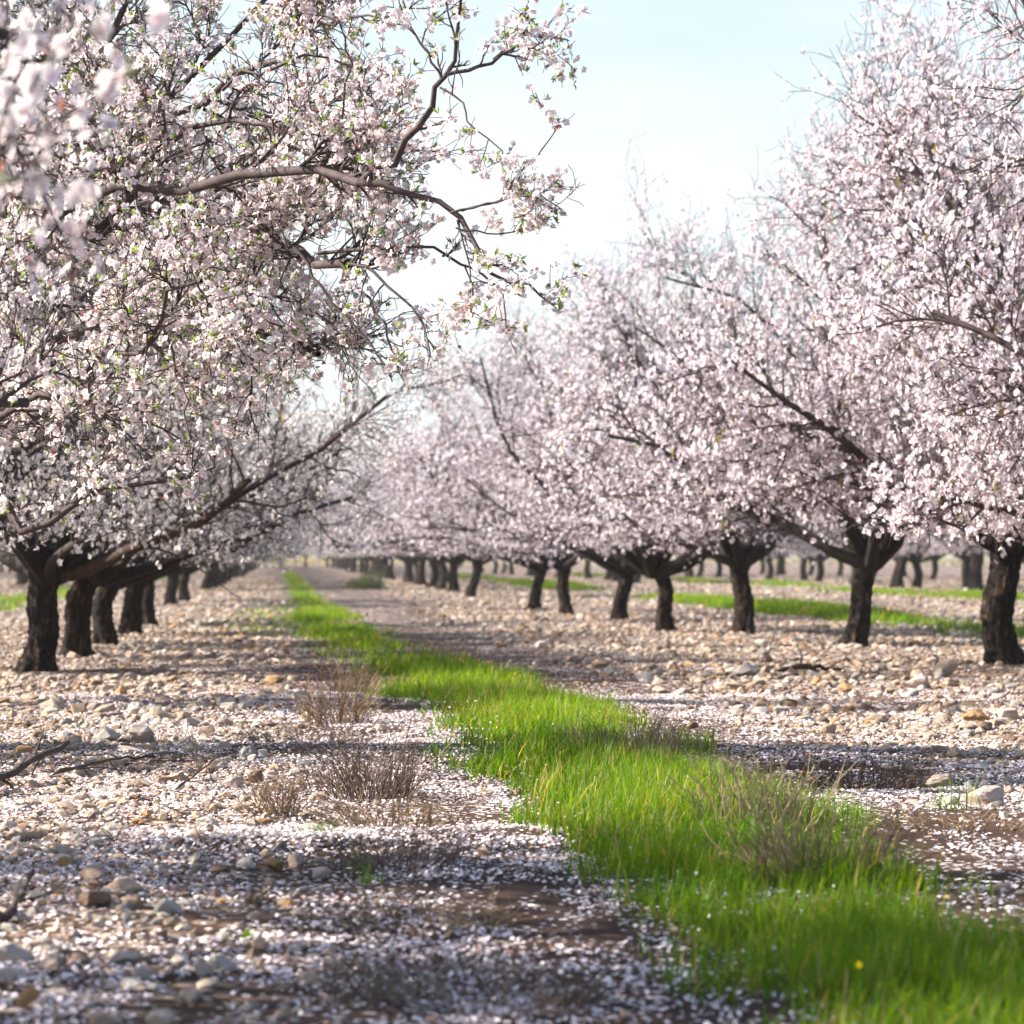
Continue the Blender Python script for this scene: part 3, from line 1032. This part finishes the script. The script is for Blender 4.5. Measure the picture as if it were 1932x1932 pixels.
def gravel(name, n, lo, hi, sub, smin, smax, rng, sig=0.55):
    x, yv = spread(n, lo, hi, XL, XR, rng)
    p = np.stack([x, yv], 1)
    nzv = vnoise(p * 0.6, 31) * 0.5 + vnoise(p * 2.3, 32) * 0.35
    leftd = np.clip((0.25 - x) / 0.7, 0, 1) * np.where(yv < 15, 0.62, 0.9)
    rightd = np.clip((x - 2.2) / 0.8, 0, 1) * np.where(yv < 14, 0.55, 0.85)
    dens = np.maximum(np.maximum(leftd, rightd), 0.04)
    k = rng.random(n) < dens * (0.72 + 1.3 * nzv)
    x, yv = x[k], yv[k]
    n = len(x)
    v, f = ICO[sub]
    nv = len(v)
    shapes = np.stack([stone_shape(v, s, 4 + 2 * (s % 4)) for s in range(24)])
    sh_i = rng.integers(0, 24, n)
    size = np.exp(rng.normal(math.log(smin), sig, n)).clip(0.004, smax)
    sc = np.stack([size * rng.uniform(0.8, 1.35, n), size * rng.uniform(0.7, 1.1, n), size * rng.uniform(0.4, 0.9, n)], 1)
    R = frames(unit(np.stack([rng.normal(0, .25, n), rng.normal(0, .25, n), np.ones(n)], 1)), rng)
    vv = np.einsum('nij,nvj->nvi', R, shapes[sh_i] * sc[:, None])
    vv += np.stack([x, yv, gz(x, yv) + sc[:, 2] * rng.uniform(-0.35, 0.42, n)], 1)[:, None]
    ff = (f[None] + (np.arange(n) * nv)[:, None, None]).reshape(-1, 3)
    c = TONES[rng.choice(len(TONES), n, p=TONE_P)] * rng.uniform(0.5, 1.0, (n, 1)) * np.array([1.04, 1.0, 0.93])
    o = link(name, make_mesh(name, vv.reshape(-1, 3), [ff], M_STONE, np.repeat(c, nv, 0), sub > 2))
    return o


rg = np.random.default_rng(77)
o = gravel('gravel', 85000, 6.0, 20.0, 1, 0.0075, 0.036, rg, 0.72)
tag(o, 'small loose stones strewn over the near ground on both sides of the grass', 'gravel', kind='stuff')
o = gravel('gravel', 110000, 20.0, 60.0, 1, 0.0185, 0.065, rg, 0.6)
o2 = gravel('gravel', 70000, 60.0, 150.0, 1, 0.034, 0.08, rg, 0.5)
tag(o2, 'far stones speckling the brown soil down the alley', 'gravel', kind='stuff')
tag(o, 'loose tan stones covering the ground further off between the tree rows', 'gravel', kind='stuff')

# the larger stones, one by one
SHAPES = {}
TONE_NAME = ['tan', 'pale buff', 'whitish', 'grey', 'orange', 'dark brown', 'sandy']


def stone_mesh(shape, tone):
    key = (shape, tone)
    if key not in SHAPES:
        v, f = ICO[3]
        p = stone_shape(v, 400 + shape, [6, 12, 9, 16][shape % 4])
        p = p * (1 + 0.07 * vnoise(p * 5 + shape, 3) + 0.04 * vnoise(p * 11 + shape, 4))[:, None]
        SHAPES[key] = make_mesh('stone', p, [f], M_STONE, np.broadcast_to(TONES[tone] * 0.9, p.shape), False)
    return SHAPES[key]


# pixel x, y of the foot, width px, height ratio, tone, shape, label
hand = [
    (50, 1890, 48, .85, 4, 0, 'round orange stone standing out near the bottom left corner'),
    (18, 1815, 78, .6, 2, 4, 'broad whitish grey stone cut by the left edge near the bottom'),
    (305, 1932, 60, .85, 1, 1, 'tall pale pointed stone at the bottom edge'),
    (192, 1930, 52, .85, 0, 5, 'tan blocky stone at the bottom edge beside the tall pale one'),
    (415, 1828, 56, .7, 2, 4, 'whitish rounded stone leaning on others near the bottom'),
    (380, 1838, 40, .9, 1, 1, 'pale buff stone touching the whitish rounded one'),
    (232, 1812, 62, .45, 2, 8, 'flat whitish stone with a shadowed end, above the tall pale stone'),
    (120, 1655, 34, .8, 4, 9, 'small orange stone on petals at the left with a smaller one behind'),
    (178, 1678, 62, .55, 0, 3, 'long tan stone in front of the small orange ones at the left'),
    (172, 1720, 78, .5, 5, 3, 'long flat mossy dark stone lying on the petals'),
    (520, 1648, 36, .8, 4, 0, 'round brownish orange stone, left one of a pair on the petals'),
    (557, 1642, 36, .9, 6, 5, 'upright sandy stone, right one of a pair on the petals'),
    (416, 1658, 42, .6, 5, 5, 'reddish brown flat topped stone left of the pair'),
    (604, 1664, 40, .65, 1, 0, 'pale rounded stone right of the pair on the petals'),
    (494, 1562, 38, .65, 4, 2, 'orange topped stone halfway up the stony left ground'),
    (394, 1560, 40, .65, 2, 8, 'whitish domed stone left of the orange topped one'),
    (482, 1478, 36, .95, 5, 9, 'dark brown upright stone near the dry weeds'),
    (265, 1478, 40, .55, 6, 4, 'sandy stone below the fallen twigs'),
    (270, 1405, 56, .75, 1, 0, 'large pale rounded stone in the sunlit band on the left'),
    (200, 1402, 48, .7, 2, 8, 'large whitish stone beside the pale rounded one in the sunlit band'),
    (1865, 1528, 84, .52, 1, 4, 'biggest pale rounded stone at the right edge beside a grass tuft'),
    (1790, 1530, 44, .55, 1, 0, 'pale stone just left of the biggest one at the right edge'),
    (1712, 1458, 30, 1.0, 0, 9, 'brown upright stone behind the dry shrub at the right'),
    (1775, 1485, 56, .6, 6, 5, 'yellowish blocky stone left of the grass tuft at the right'),
    (1846, 1362, 52, .6, 4, 8, 'big orange stone on the sunlit bank at the right'),
    (1785, 1275, 52, .7, 6, 0, 'large sandy boulder below the thick trunk at the right'),
    (1740, 1300, 44, .7, 1, 4, 'pale boulder left of the sandy one below the thick trunk'),
    (1655, 1365, 44, .6, 0, 1, 'tan stone on the sunlit bank left of the big orange one'),
    (1410, 1285, 50, .6, 2, 8, 'whitish slab like stone in front of the upright trunk'),
    (1440, 1345, 44, .5, 3, 3, 'grey flat stone at the edge of shade on the right bank'),
]
for (sx_, sy_, wpx, hr_, tone, shp, lab) in hand:
    g = ground_at(sx_, sy_ - 2)
    rad_ = wpx * g[1] / FPX / 2
    o = link('stone', stone_mesh(shp, tone), None, (g[0], g[1] + rad_ * 0.7, float(gz(np.array([g[0]]), np.array([g[1]]))[0]) + rad_ * hr_ * 0.75))
    o.scale = (rad_ * 1.12, rad_ * 0.95, rad_ * hr_ * 1.08)
    o.rotation_euler = (random.uniform(-.15, .15), random.uniform(-.15, .15), random.choice([0, 3.14]) + random.uniform(-.4, .4))
    tag(o, lab, 'stone', 'larger stones on the orchard ground')
sizes_w = ['rounded', 'chipped', 'low', 'blocky']
cnt = 0
rs_ = np.random.default_rng(99)
while cnt < 250:
    d = math.sqrt(rs_.uniform(6.6 ** 2, 26 ** 2))
    x = rs_.uniform(-0.076 * d, 0.206 * d)
    onleft = x < 0.15
    if not onleft and x < 2.55:
        continue
    if not onleft and d < 12 and rs_.random() < 0.5:
        continue
    tone = int(rs_.choice(7, p=TONE_P))
    shp = int(rs_.integers(0, 10))
    r = float(np.exp(rs_.normal(math.log(0.029 if d < 14 else 0.040), 0.28)))
    h = rs_.uniform(0.5, 0.8)
    o = link('stone', stone_mesh(shp, tone), None, (x, d, float(gz(np.array([x]), np.array([d]))[0]) + r * h * 0.3))
    o.scale = (r * rs_.uniform(0.9, 1.3), r * rs_.uniform(0.75, 1.0), r * h)
    o.rotation_euler = (rs_.uniform(-.3, .3), rs_.uniform(-.3, .3), rs_.uniform(0, 6.28))
    place = ('among petals in the left foreground' if d < 11 else 'in the stony ground left of the wheel track' if d < 18 else 'on the stony ground under the left trees') if onleft else \
            ('beside the grass in the right foreground' if d < 14 else 'on the stony bank right of the grass' if d < 20 else 'on the stony ground under the right trees')
    tag(o, f'{TONE_NAME[tone]} {sizes_w[shp % 4]} stone {place}', 'stone', 'larger stones on the orchard ground')
    cnt += 1

GX_L = lambda d: np.interp(d, [6, 9, 14, 21, 28, 41, 61, 200], [0.98, 0.97, 0.88, 0.88, 0.52, 0.22, 0.15, 0.2])
GX_R = lambda d: np.interp(d, [6, 9.4, 12, 14, 18, 22, 30, 42, 76, 200], [1.9, 1.76, 1.78, 1.78, 1.82, 1.82, 1.58, 1.2, 0.9, 0.7])

# ------------------------------------------------------------------ fallen petals
rp_ = np.random.default_rng(123)
n = 430000
xa, ya = spread(n, 6.0, 24.0, XL, XR, rp_)
p = np.stack([xa, ya], 1)
patch = 0.6 * vnoise(p * np.array([1.6, 1.0]), 41) + 0.5 * vnoise(p * np.array([5.0, 3.0]), 42)
dens = np.where(xa < 0.9, 0.50, np.where(xa < 2.1, 0.12, 0.42)) * np.interp(ya, [10, 13, 17], [1.0, 0.72, 0.5])
bare = np.clip(1 - np.abs(xa - 0.62) / 0.22, 0, 1) * np.clip((14 - ya) / 4, 0, 1)
k = rp_.random(n) < np.clip(dens * (0.80 + patch * 1.7 - 0.75 * bare), 0, 1)
xa, ya = xa[k], ya[k]
n = len(xa)
PT = (np.array([(-.5, 0, 0), (.05, -.42, .10), (.5, -.12, .16), (.5, .12, .16), (.05, .42, .10)]), np.array([(0, 1, 2, 3, 4)]), np.array([0, 1, 1, 1, 1.]))
sp = Soup()
nrm = unit(np.stack([rp_.normal(0, .38, n), rp_.normal(0, .38, n), np.ones(n)], 1))
tone = rp_.random((n, 1))
c = np.array([0.84, 0.74, 0.76]) * tone + np.array([0.86, 0.80, 0.80]) * (1 - tone)
old = rp_.random((n, 1)) < 0.14
c = np.where(old, np.array([0.42, 0.27, 0.20]), c)
scatter(sp, PT, np.stack([xa, ya, gz(xa, ya) + 0.003 + np.abs(rp_.normal(0, 0.003, n))], 1), nrm, rp_.uniform(0.009, 0.0175, n), c, c * np.array([0.9, 0.75, 0.8]), rp_)
xg, yg = spread(260, 6.0, 20.0, GX_L, GX_R, rp_)
ng = len(xg)
cg = np.array([0.85, 0.78, 0.79]) * rp_.uniform(0.85, 1.0, (ng, 1))
scatter(sp, PT, np.stack([xg, yg, gz(xg, yg) + rp_.uniform(0.02, 0.09, ng)], 1), unit(rp_.normal(0, 1, (ng, 3)) + np.array([0, 0, 1.2])), rp_.uniform(0.008, 0.014, ng), cg, cg, rp_)
o = link('fallen_petals', sp.mesh('fallen_petals', M_FALLEN, False))
tag(o, 'white and pale pink petals strewn over the soil and wheel track', 'petals', kind='stuff')


# ------------------------------------------------------------------ grass
def blades(sp, x, yv, h, wd, col, rng, lean=0.6, nseg=3):
    n = len(x)
    az = rng.uniform(0, 6.28, n)
    ln = np.abs(rng.normal(0, lean, n)) + 0.08 + (rng.random(n) < 0.12) * rng.uniform(0.4, 1.3, n)
    dirx, diry = np.cos(az), np.sin(az)
    side = np.stack([-diry, dirx, np.zeros(n)], 1)
    base = np.stack([x, yv, gz(x, yv) - 0.01], 1)
    rows = []
    for s in range(nseg + 1):
        t = s / nseg
        bend = ln * t ** 1.9
        ctr = base + np.stack([dirx * h * bend, diry * h * bend, h * t * (1 - 0.28 * ln * t)], 1)
        wv = wd * (1 - t ** 1.6) * 0.5 + 0.0002
        rows.append(ctr - side * wv[:, None])
        rows.append(ctr + side * wv[:, None])
    V = np.stack(rows, 1)                              # n, 2(nseg+1), 3
    m = V.shape[1]
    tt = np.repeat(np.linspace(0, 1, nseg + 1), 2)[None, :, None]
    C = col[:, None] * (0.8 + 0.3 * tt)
    ids = (np.arange(n) * m)[:, None]
    for s in range(nseg):
        q = np.concatenate([ids + 2 * s, ids + 2 * s + 1, ids + 2 * s + 3, ids + 2 * s + 2], 1)
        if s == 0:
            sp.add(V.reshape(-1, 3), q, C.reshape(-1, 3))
            off = sp.n - n * m
        else:
            sp.f[4].append(q + off)


def grass_strip(sp, n, lo, hi, hmin, hmax, wd, rng, xl=GX_L, xr=GX_R, thin=0.0, patch=0.0):
    d = rng.uniform(lo, hi, n)
    a, b = xl(d), xr(d)
    u0 = np.where(rng.random(n) < 0.5, 0.0, 5.0)
    wob = 0.22 * vnoise(np.stack([d * 0.9, u0 * 2 + 3], 1), 51)
    u = rng.random(n)
    x = a + wob + (b - a) * u + rng.normal(0, 0.05, n)
    p = np.stack([x, d], 1)
    clump = 0.6 * vnoise(p * 2.4, 52) + 0.4 * vnoise(p * 7.0, 53)
    edge = np.minimum(u, 1 - u) * 2
    if patch:
        clump = clump + patch * (vnoise(p * np.array([0.5, 0.09]), 61) - 0.15)
    k = rng.random(n) < np.clip(0.15 + edge * 0.9 + clump * 1.6 - thin, 0, 1)
    x, d, clump, edge = x[k], d[k], clump[k], edge[k]
    n = len(x)
    h = rng.uniform(hmin, hmax, n) * (0.55 + 0.65 * clump + 0.5 * np.minimum(edge * 2, 1)).clip(0.25, 1.6)
    tone = rng.random((n, 1))
    col = np.array([0.052, 0.150, 0.006]) * tone + np.array([0.155, 0.255, 0.010]) * (1 - tone)
    col = col * (1 + 0.35 * vnoise(p[k] * 1.3, 57)[:, None] * np.array([1, 0.6, 1]))
    dry = rng.random((n, 1)) < 0.06 + 0.22 * np.clip(vnoise(p[k] * np.array([1.9, 1.1]), 58)[:, None] - 0.15, 0, 1)
    col = np.where(dry, np.array([0.34, 0.27, 0.13]), col) * rng.uniform(0.8, 1.2, (n, 1))
    blades(sp, x, d, h, np.full(n, wd) * np.exp(rng.normal(0, 0.35, n)), col, rng)


rgr = np.random.default_rng(9)
sp = Soup()
grass_strip(sp, 62000, 6.0, 14.0, 0.055, 0.155, 0.0036, rgr, thin=0.06)
grass_strip(sp, 60000, 14.0, 28.0, 0.055, 0.15, 0.0052, rgr, thin=0.14)
grass_strip(sp, 30000, 28.0, 60.0, 0.05, 0.13, 0.008, rgr, thin=0.38)
grass_strip(sp, 20000, 60.0, 200.0, 0.05, 0.10, 0.018, rgr, thin=0.5)
# broad low leaves and flattened old straw among the blades
for (nn, wd, hh, cc, ll) in ((5000, 0.013, 0.07, np.array([0.07, 0.17, 0.012]), 0.9), (2600, 0.0045, 0.15, np.array([0.36, 0.28, 0.15]), 1.3)):
    dd = rgr.uniform(6, 26, nn)
    uu = rgr.random(nn)
    xx = GX_L(dd) + (GX_R(dd) - GX_L(dd)) * uu + rgr.normal(0, 0.08, nn)
    kk = vnoise(np.stack([xx * 1.8, dd * 1.2], 1), int(wd * 1e4)) > 0.05
    xx, dd = xx[kk], dd[kk]
    blades(sp, xx, dd, hh * rgr.uniform(0.5, 1.3, len(xx)), wd * rgr.uniform(0.6, 1.3, len(xx)), cc * rgr.uniform(0.6, 1.4, (len(xx), 1)), rgr, ll)
# left tuftlets at the far wheel track
grass_strip(sp, 2500, 40.0, 62.0, 0.05, 0.1, 0.009, rgr, lambda d: d * 0 - 0.75, lambda d: d * 0 + 0.2, 0.35)
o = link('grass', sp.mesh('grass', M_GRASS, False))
tag(o, 'bright green grass strip running down the alley between the wheel tracks', 'grass', kind='stuff')
sp = Soup()
grass_strip(sp, 26000, 36.0, 72.0, 0.08, 0.18, 0.012, rgr, lambda d: d * 0 + 7.6, lambda d: d * 0 + 8.9, 0.2, 1.6)
grass_strip(sp, 26000, 72.0, 190.0, 0.08, 0.16, 0.025, rgr, lambda d: d * 0 + 7.2, lambda d: d * 0 + 8.9, 0.15, 1.6)
grass_strip(sp, 22000, 60.0, 190.0, 0.08, 0.18, 0.025, rgr, lambda d: d * 0 + 14.0, lambda d: d * 0 + 16.0, 0.15, 1.6)
grass_strip(sp, 14000, 55.0, 190.0, 0.08, 0.16, 0.022, rgr, lambda d: d * 0 - 6.0, lambda d: d * 0 - 4.4, 0.15)
o = link('grass', sp.mesh('grass', M_GRASS, False))
tag(o, 'green grass strips in the neighbouring alleys behind the tree trunks', 'grass', kind='stuff')


# ------------------------------------------------------------------ weeds, twigs, little plants
def weed_mesh(seed, n, h, spreadr, lean, cols, rad=0.0013, mat=None, curl=0.25):
    rng = np.random.default_rng(seed)
    a = rng.uniform(0, 6.28, n)
    r = spreadr * np.sqrt(rng.random(n))
    st = np.stack([np.cos(a) * r, np.sin(a) * r, np.full(n, -0.01)], 1)
    d = np.stack([np.cos(a) * lean * rng.random(n) + rng.normal(0, .18, n), np.sin(a) * lean * rng.random(n) + rng.normal(0, .18, n), np.ones(n)], 1)
    ln = h * rng.uniform(0.35, 1.05, n)
    P = grow(st, d, ln, 6, curl * 0.45, -0.05, rng, 0.006)
    sp = Soup()
    R = taper(np.full(n, rad), np.full(n, rad * 0.45), 6)
    c = np.array(cols)[rng.integers(0, len(cols), n)] * rng.uniform(0.7, 1.2, (n, 1))
    v, q = tubes(P, R, 3)
    sp.add(v, q, np.repeat(c, 18, 0))
    p2, d2, r2_, t2 = sprout(P, R, 3, 0.4, 1.0, 0.3, 0.9, rng)
    B = grow(p2, d2, rng.uniform(0.02, 0.07, len(p2)), 3, 0.2, 0, rng, 0.006)
    v, q = tubes(B, taper(np.full(len(p2), rad * 0.6), np.full(len(p2), rad * 0.3), 3), 3)
    sp.add(v, q, np.repeat(np.repeat(c, 3, 0), 9, 0))
    return sp.mesh('dry_weed', M_STRAW, False)


STRAW = [(0.30, 0.21, 0.13), (0.36, 0.27, 0.18), (0.20, 0.135, 0.09)]
GREYW = [(0.22, 0.17, 0.135), (0.30, 0.23, 0.18), (0.14, 0.10, 0.08)]
weeds = [
    (635, 1365, 60, .30, 160, .16, .9, STRAW, 'tall brown dry weed tuft at the far left edge of the grass'),
    (660, 1300, 40, .26, 90, .13, .7, STRAW, 'blurred brown weed tuft where the grass narrows behind the tall dry one'),
    (575, 1405, 50, .10, 90, .28, 2.2, GREYW, 'low flat brown weed left of the tall dry tuft'),
    (705, 1500, 60, .30, 170, .15, .8, GREYW, 'tall grey brown dry weed at the middle of the left track edge'),
    (640, 1485, 60, .13, 130, .28, 2.0, GREYW, 'wide low grey weed left of the tall grey one'),
    (525, 1530, 40, .17, 70, .08, .9, STRAW, 'small lone straw tuft among the left stones'),
    (725, 1565, 60, .16, 120, .18, 1.6, STRAW, 'sprawling straw weed below the tall grey weed'),
    (755, 1650, 60, .14, 130, .17, 1.9, GREYW, 'bushy grey brown weed mat on the petal covered track'),
    (800, 1745, 60, .07, 130, .22, 2.6, STRAW, 'flattened straw mat near the bare wheel track'),
    (880, 1880, 60, .10, 170, .24, 2.2, GREYW, 'dark matted weed at the bottom of the track'),
    (800, 1840, 60, .05, 110, .22, 2.8, GREYW, 'flattened dark weed left of the bottom mat'),
    (1640, 1480, 60, .17, 170, .20, 1.7, [(0.075, 0.05, 0.042), (0.12, 0.085, 0.07)], 'dark twiggy dry shrub on the stones right of the grass'),
    (1430, 1580, 60, .36, 120, .17, .55, [(0.46, 0.36, 0.24), (0.36, 0.27, 0.17)], 'tall pale straw stalks standing in the middle of the grass'),
    (1545, 1680, 60, .27, 190, .17, 0.9, STRAW, 'brown dead weed clump in the shaded grass'),
    (1190, 1440, 60, .26, 160, .22, .8, GREYW, 'thin grey stalks in the grass above the sunlit patch'),
    (860, 1262, 40, .26, 50, .2, .6, STRAW, 'few thin straw stalks in the distant grass'),
    (1800, 1560, 60, .08, 90, .22, 2.4, STRAW, 'flat straw weed before the biggest stone at the right'),
]
for i, (sx_, sy_, _, h, n, sr_, lean, cols, lab) in enumerate(weeds):
    g = ground_at(sx_, sy_)
    o = link('dry_weed', weed_mesh(600 + i, n, h, sr_, lean, cols, 0.0021 if g[1] < 18 else 0.0024), None, (g[0], g[1], float(gz(np.array([g[0]]), np.array([g[1]]))[0])))
    tag(o, lab, 'weed', 'dry weeds along the track and grass')

tufts = [(700, 1672, .07, 'small green sprout beside the grey weed mat'), (668, 1640, .07, 'thin green sprout on the petals left of the weed mat'),
         (985, 1545, .09, 'small bright grass tuft apart from the strip, on the petals'), (1800, 1535, .14, 'yellowish grass tuft in front of the biggest right stone'),
         (830, 1430, .12, 'grass tuft left of the strip by the shaded track'), (465, 1770, .03, 'tiny green seedling among the near petals'),
         (1290, 1850, .13, 'loose grass tuft at the near left edge of the strip'), (600, 1590, .06, 'small green sprout by the straw tuft')]
for i, (sx_, sy_, h, lab) in enumerate(tufts):
    g = ground_at(sx_, sy_)
    r = np.random.default_rng(700 + i)
    n = 26
    sp = Soup()
    x, yv = r.normal(0, h * 0.35, n), r.normal(0, h * 0.35, n)
    col = np.array([0.10, 0.22, 0.02]) * r.uniform(0.7, 1.3, (n, 1))
    blades(sp, x + g[0], yv + g[1], r.uniform(0.5, 1.0, n) * h * 1.3, np.full(n, 0.005), col, r, 0.7)
    for j in range(len(sp.v)):
        sp.v[j] = sp.v[j] - np.array([g[0], g[1], 0])
    o = link('grass_tuft', sp.mesh('grass_tuft', M_GRASS, False), None, (g[0], g[1], 0))
    tag(o, lab, 'grass tuft', 'separate green tufts')


def fallen(name, pts, r0, r1, seed, lab, kids=5, klen=(0.1, 0.3), mat=None, cat='branch'):
    rng = np.random.default_rng(seed)
    base = np.array(pts[0], float)
    P = resample(np.array(pts, float) - base, 12)[None]
    P = P + rng.normal(0, r0 * 0.35, P.shape)
    R = taper(np.array([r0]), np.array([r1]), 12) * (1 + 0.15 * rng.normal(size=(1, 12)))
    R[:, 0] *= 0.35
    sp = Soup()
    sp.add(*tubes(P, np.abs(R), 8))
    if kids:
        p, d, r, t = sprout(P, R, kids, 0.15, 1.0, 0.5, 1.2, rng, 0.2)
        B = grow(p, d, rng.uniform(*klen, len(p)), 6, 0.22, -0.05, rng)
        rb = taper(np.maximum(r * 0.5, 0.002), np.full(len(p), 0.0015), 6)
        sp.add(*tubes(B, rb, 5))
        p, d, r, t = sprout(B, rb, 4, 0.2, 1.0, 0.5, 1.2, rng, 0.1)
        B = grow(p, d, rng.uniform(0.03, 0.12, len(p)), 4, 0.2, 0, rng)
        sp.add(*tubes(B, taper(np.full(len(p), 0.0018), np.full(len(p), 0.001), 4), 3))
    o = link(name, sp.mesh(name, mat or M_DEADWOOD), None, tuple(base))
    tag(o, lab, cat, 'fallen wood on the ground')


def gp(x, yy, z=0.02):
    g = ground_at(x, yy)
    g[2] = z
    return g


fallen('fallen_branch', [gp(-60, 1500, .03), gp(30, 1478, .05), gp(120, 1452, .11)], 0.022, 0.012, 1, 'dark fallen branch reaching in from the left edge', 4, (0.08, 0.22))
fallen('fallen_branch', [gp(100, 1475, .03), gp(200, 1458, .05), gp(290, 1440, .03)], 0.010, 0.004, 2, 'thin dark fallen branch beside the thicker one at the left', 6, (0.1, 0.35))
fallen('fallen_twig', [gp(330, 1500, .02), gp(380, 1480, .06), gp(418, 1470, .10)], 0.006, 0.003, 3, 'crooked dark twig with side shoots on the left stones', 6, (0.08, 0.2), cat='twig')
fallen('fallen_branch', [gp(-40, 1760, .02), gp(20, 1740, .03), gp(58, 1705, .08)], 0.016, 0.006, 4, 'black curved branch piece at the left edge among petals', 2, (0.05, 0.15))
fallen('wood_log', [gp(12, 1592, .022), gp(50, 1588, .024), gp(88, 1584, .02)], 0.018, 0.015, 5, 'short pale bleached log at the left edge', 0, mat=solid_mat('bleached_wood', (0.24, 0.17, 0.12), (0.42, 0.33, 0.25), (30, 30, 30)), cat='log')
fallen('fallen_twig', [gp(360, 1650, .01), gp(400, 1630, .03), gp(430, 1612, .05)], 0.003, 0.0015, 6, 'thin straight twig slanting over the petals', 1, (0.04, 0.08), cat='twig')
fallen('fallen_branch', [gp(1470, 1272, .03), gp(1530, 1268, .05), gp(1590, 1268, .03)], 0.03, 0.012, 7, 'dark fallen branch in front of the leaning right trunk', 4, (0.2, 0.5))
fallen('fallen_twig', [gp(1440, 1268, .02), gp(1460, 1240, .2), gp(1472, 1225, .35)], 0.008, 0.004, 8, 'pale stick propped at the foot of the upright trunk', 1, (0.1, 0.2), cat='twig')
for i, (sx_, sy_, l) in enumerate([(640, 1790, 30), (300, 1705, 60), (210, 1610, 50), (330, 1660, 40), (560, 1770, 50), (700, 1900, 60), (90, 1850, 50), (450, 1725, 40)]):
    where = ['by the dark track', 'near the mossy stone', 'above the long tan stone', 'left of the slanting twig', 'between track and stones', 'at the bottom edge', 'beside the orange corner stone', 'in the middle of the near petals'][i]
    fallen('fallen_twig', [gp(sx_, sy_, .012), gp(sx_ + l * .5, sy_ - 4 + 3 * (i % 3), .016), gp(sx_ + l, sy_ - 6 + 5 * (i % 2), .012)], 0.0045, 0.002, 20 + i, 'small dark twig lying on petals ' + where, 2, (0.04, 0.1), cat='twig')

# dark low shrub by the far right trunks
g = ground_at(690, 1112)
r = np.random.default_rng(800)
n = 3200
u = unit(r.normal(size=(n, 3)))
u[:, 2] = np.abs(u[:, 2])
lob = 1 + 0.7 * vnoise(u * 2.6, 61)
pos = u * (r.random((n, 1)) ** 0.45) * np.array([0.55, 0.4, 0.42]) * lob[:, None]
sp = Soup()
leaf_scatter(sp, pos, unit(u + 0.8 * r.normal(size=(n, 3))), r.uniform(0.04, 0.11, n), np.array([0.055, 0.085, 0.030]) * r.uniform(0.6, 1.4, (n, 1)), r)
shrub = link('shrub', None, None, (g[0], g[1], 0))
tag(shrub, 'low dark green shrub on the bare ground before the far right trunks', 'shrub')
link('foliage', sp.mesh('foliage', M_LEAF, False), shrub)
st = grow(np.zeros((14, 3)), unit(r.normal(size=(14, 3)) * np.array([1, 1, .2]) + np.array([0, 0, .8])), np.full(14, 0.62), 5, 0.15, 0.02, r)
v, q = tubes(st, taper(np.full(14, 0.012), np.full(14, 0.004), 5), 5)
link('stems', make_mesh('stems', v, [q], M_DEADWOOD), shrub)

# yellow wildflowers
for (sx_, sy_, z, lab) in [(1620, 1822, .20, 'yellow wildflower in the dark near grass'), (1098, 1290, .24, 'yellow wildflower at the right edge of the distant grass'), (1415, 1400, .1, 'yellow wildflower beside the sunlit stones')]:
    g = ground_at(sx_, sy_ + z / 0.9 * 0)
    # stand it so that the head shows at the pixel
    r_ = ray(sx_, sy_)
    p = CAM + r_ * ((CAM_H - z) / -r_[2])
    root = link('wildflower', None, None, (p[0], p[1], 0))
    tag(root, lab, 'flower', 'yellow wildflowers')
    v, q = tubes(resample([(0.01, 0, 0), (0.004, 0, z * .5), (0, 0, z)], 5)[None], np.full((1, 5), 0.0014), 4)
    link('stem', make_mesh('stem', v, [q], M_GRASS, np.broadcast_to(np.array([0.09, 0.2, 0.02]), v.shape)), root)
    s2 = Soup()
    V, F, Wt = FL_HI
    rr_ = np.random.default_rng(3)
    for k in range(2):
        scatter(s2, FL_HI, np.array([[0, 0, z + 0.003 * k]]), unit(np.array([[0.1, -0.6, 0.8]])), np.array([0.0055 - 0.001 * k]), np.array([[0.80, 0.66, 0.02]]), np.array([[0.75, 0.55, 0.01]]), rr_)
    link('flower_head', s2.mesh('flower_head', M_PETAL, False), root)

# ------------------------------------------------------------------ the air
m, t, o_ = new_mat('haze')
pv = t.nodes.new('ShaderNodeVolumePrincipled')
pv.inputs['Color'].default_value = (1.0, 0.98, 0.95, 1)
pv.inputs['Density'].default_value = 0.0003
pv.inputs['Anisotropy'].default_value = 0.3
t.links.new(pv.outputs[0], o_.inputs['Volume'])
x0, x1, y0, y1, z0, z1 = -3400, 3400, -400, 4800, -1.2, 12.0
hv = np.array([(x, y, z) for x in (x0, x1) for y in (y0, y1) for z in (z0, z1)])
hz = link('haze', make_mesh('haze', hv, [np.array([(0, 1, 3, 2), (4, 6, 7, 5), (0, 4, 5, 1), (2, 3, 7, 6), (0, 2, 6, 4), (1, 5, 7, 3)])], m, None, False))
tag(hz, 'thin bright air that pales the far end of the rows', 'haze', kind='stuff')
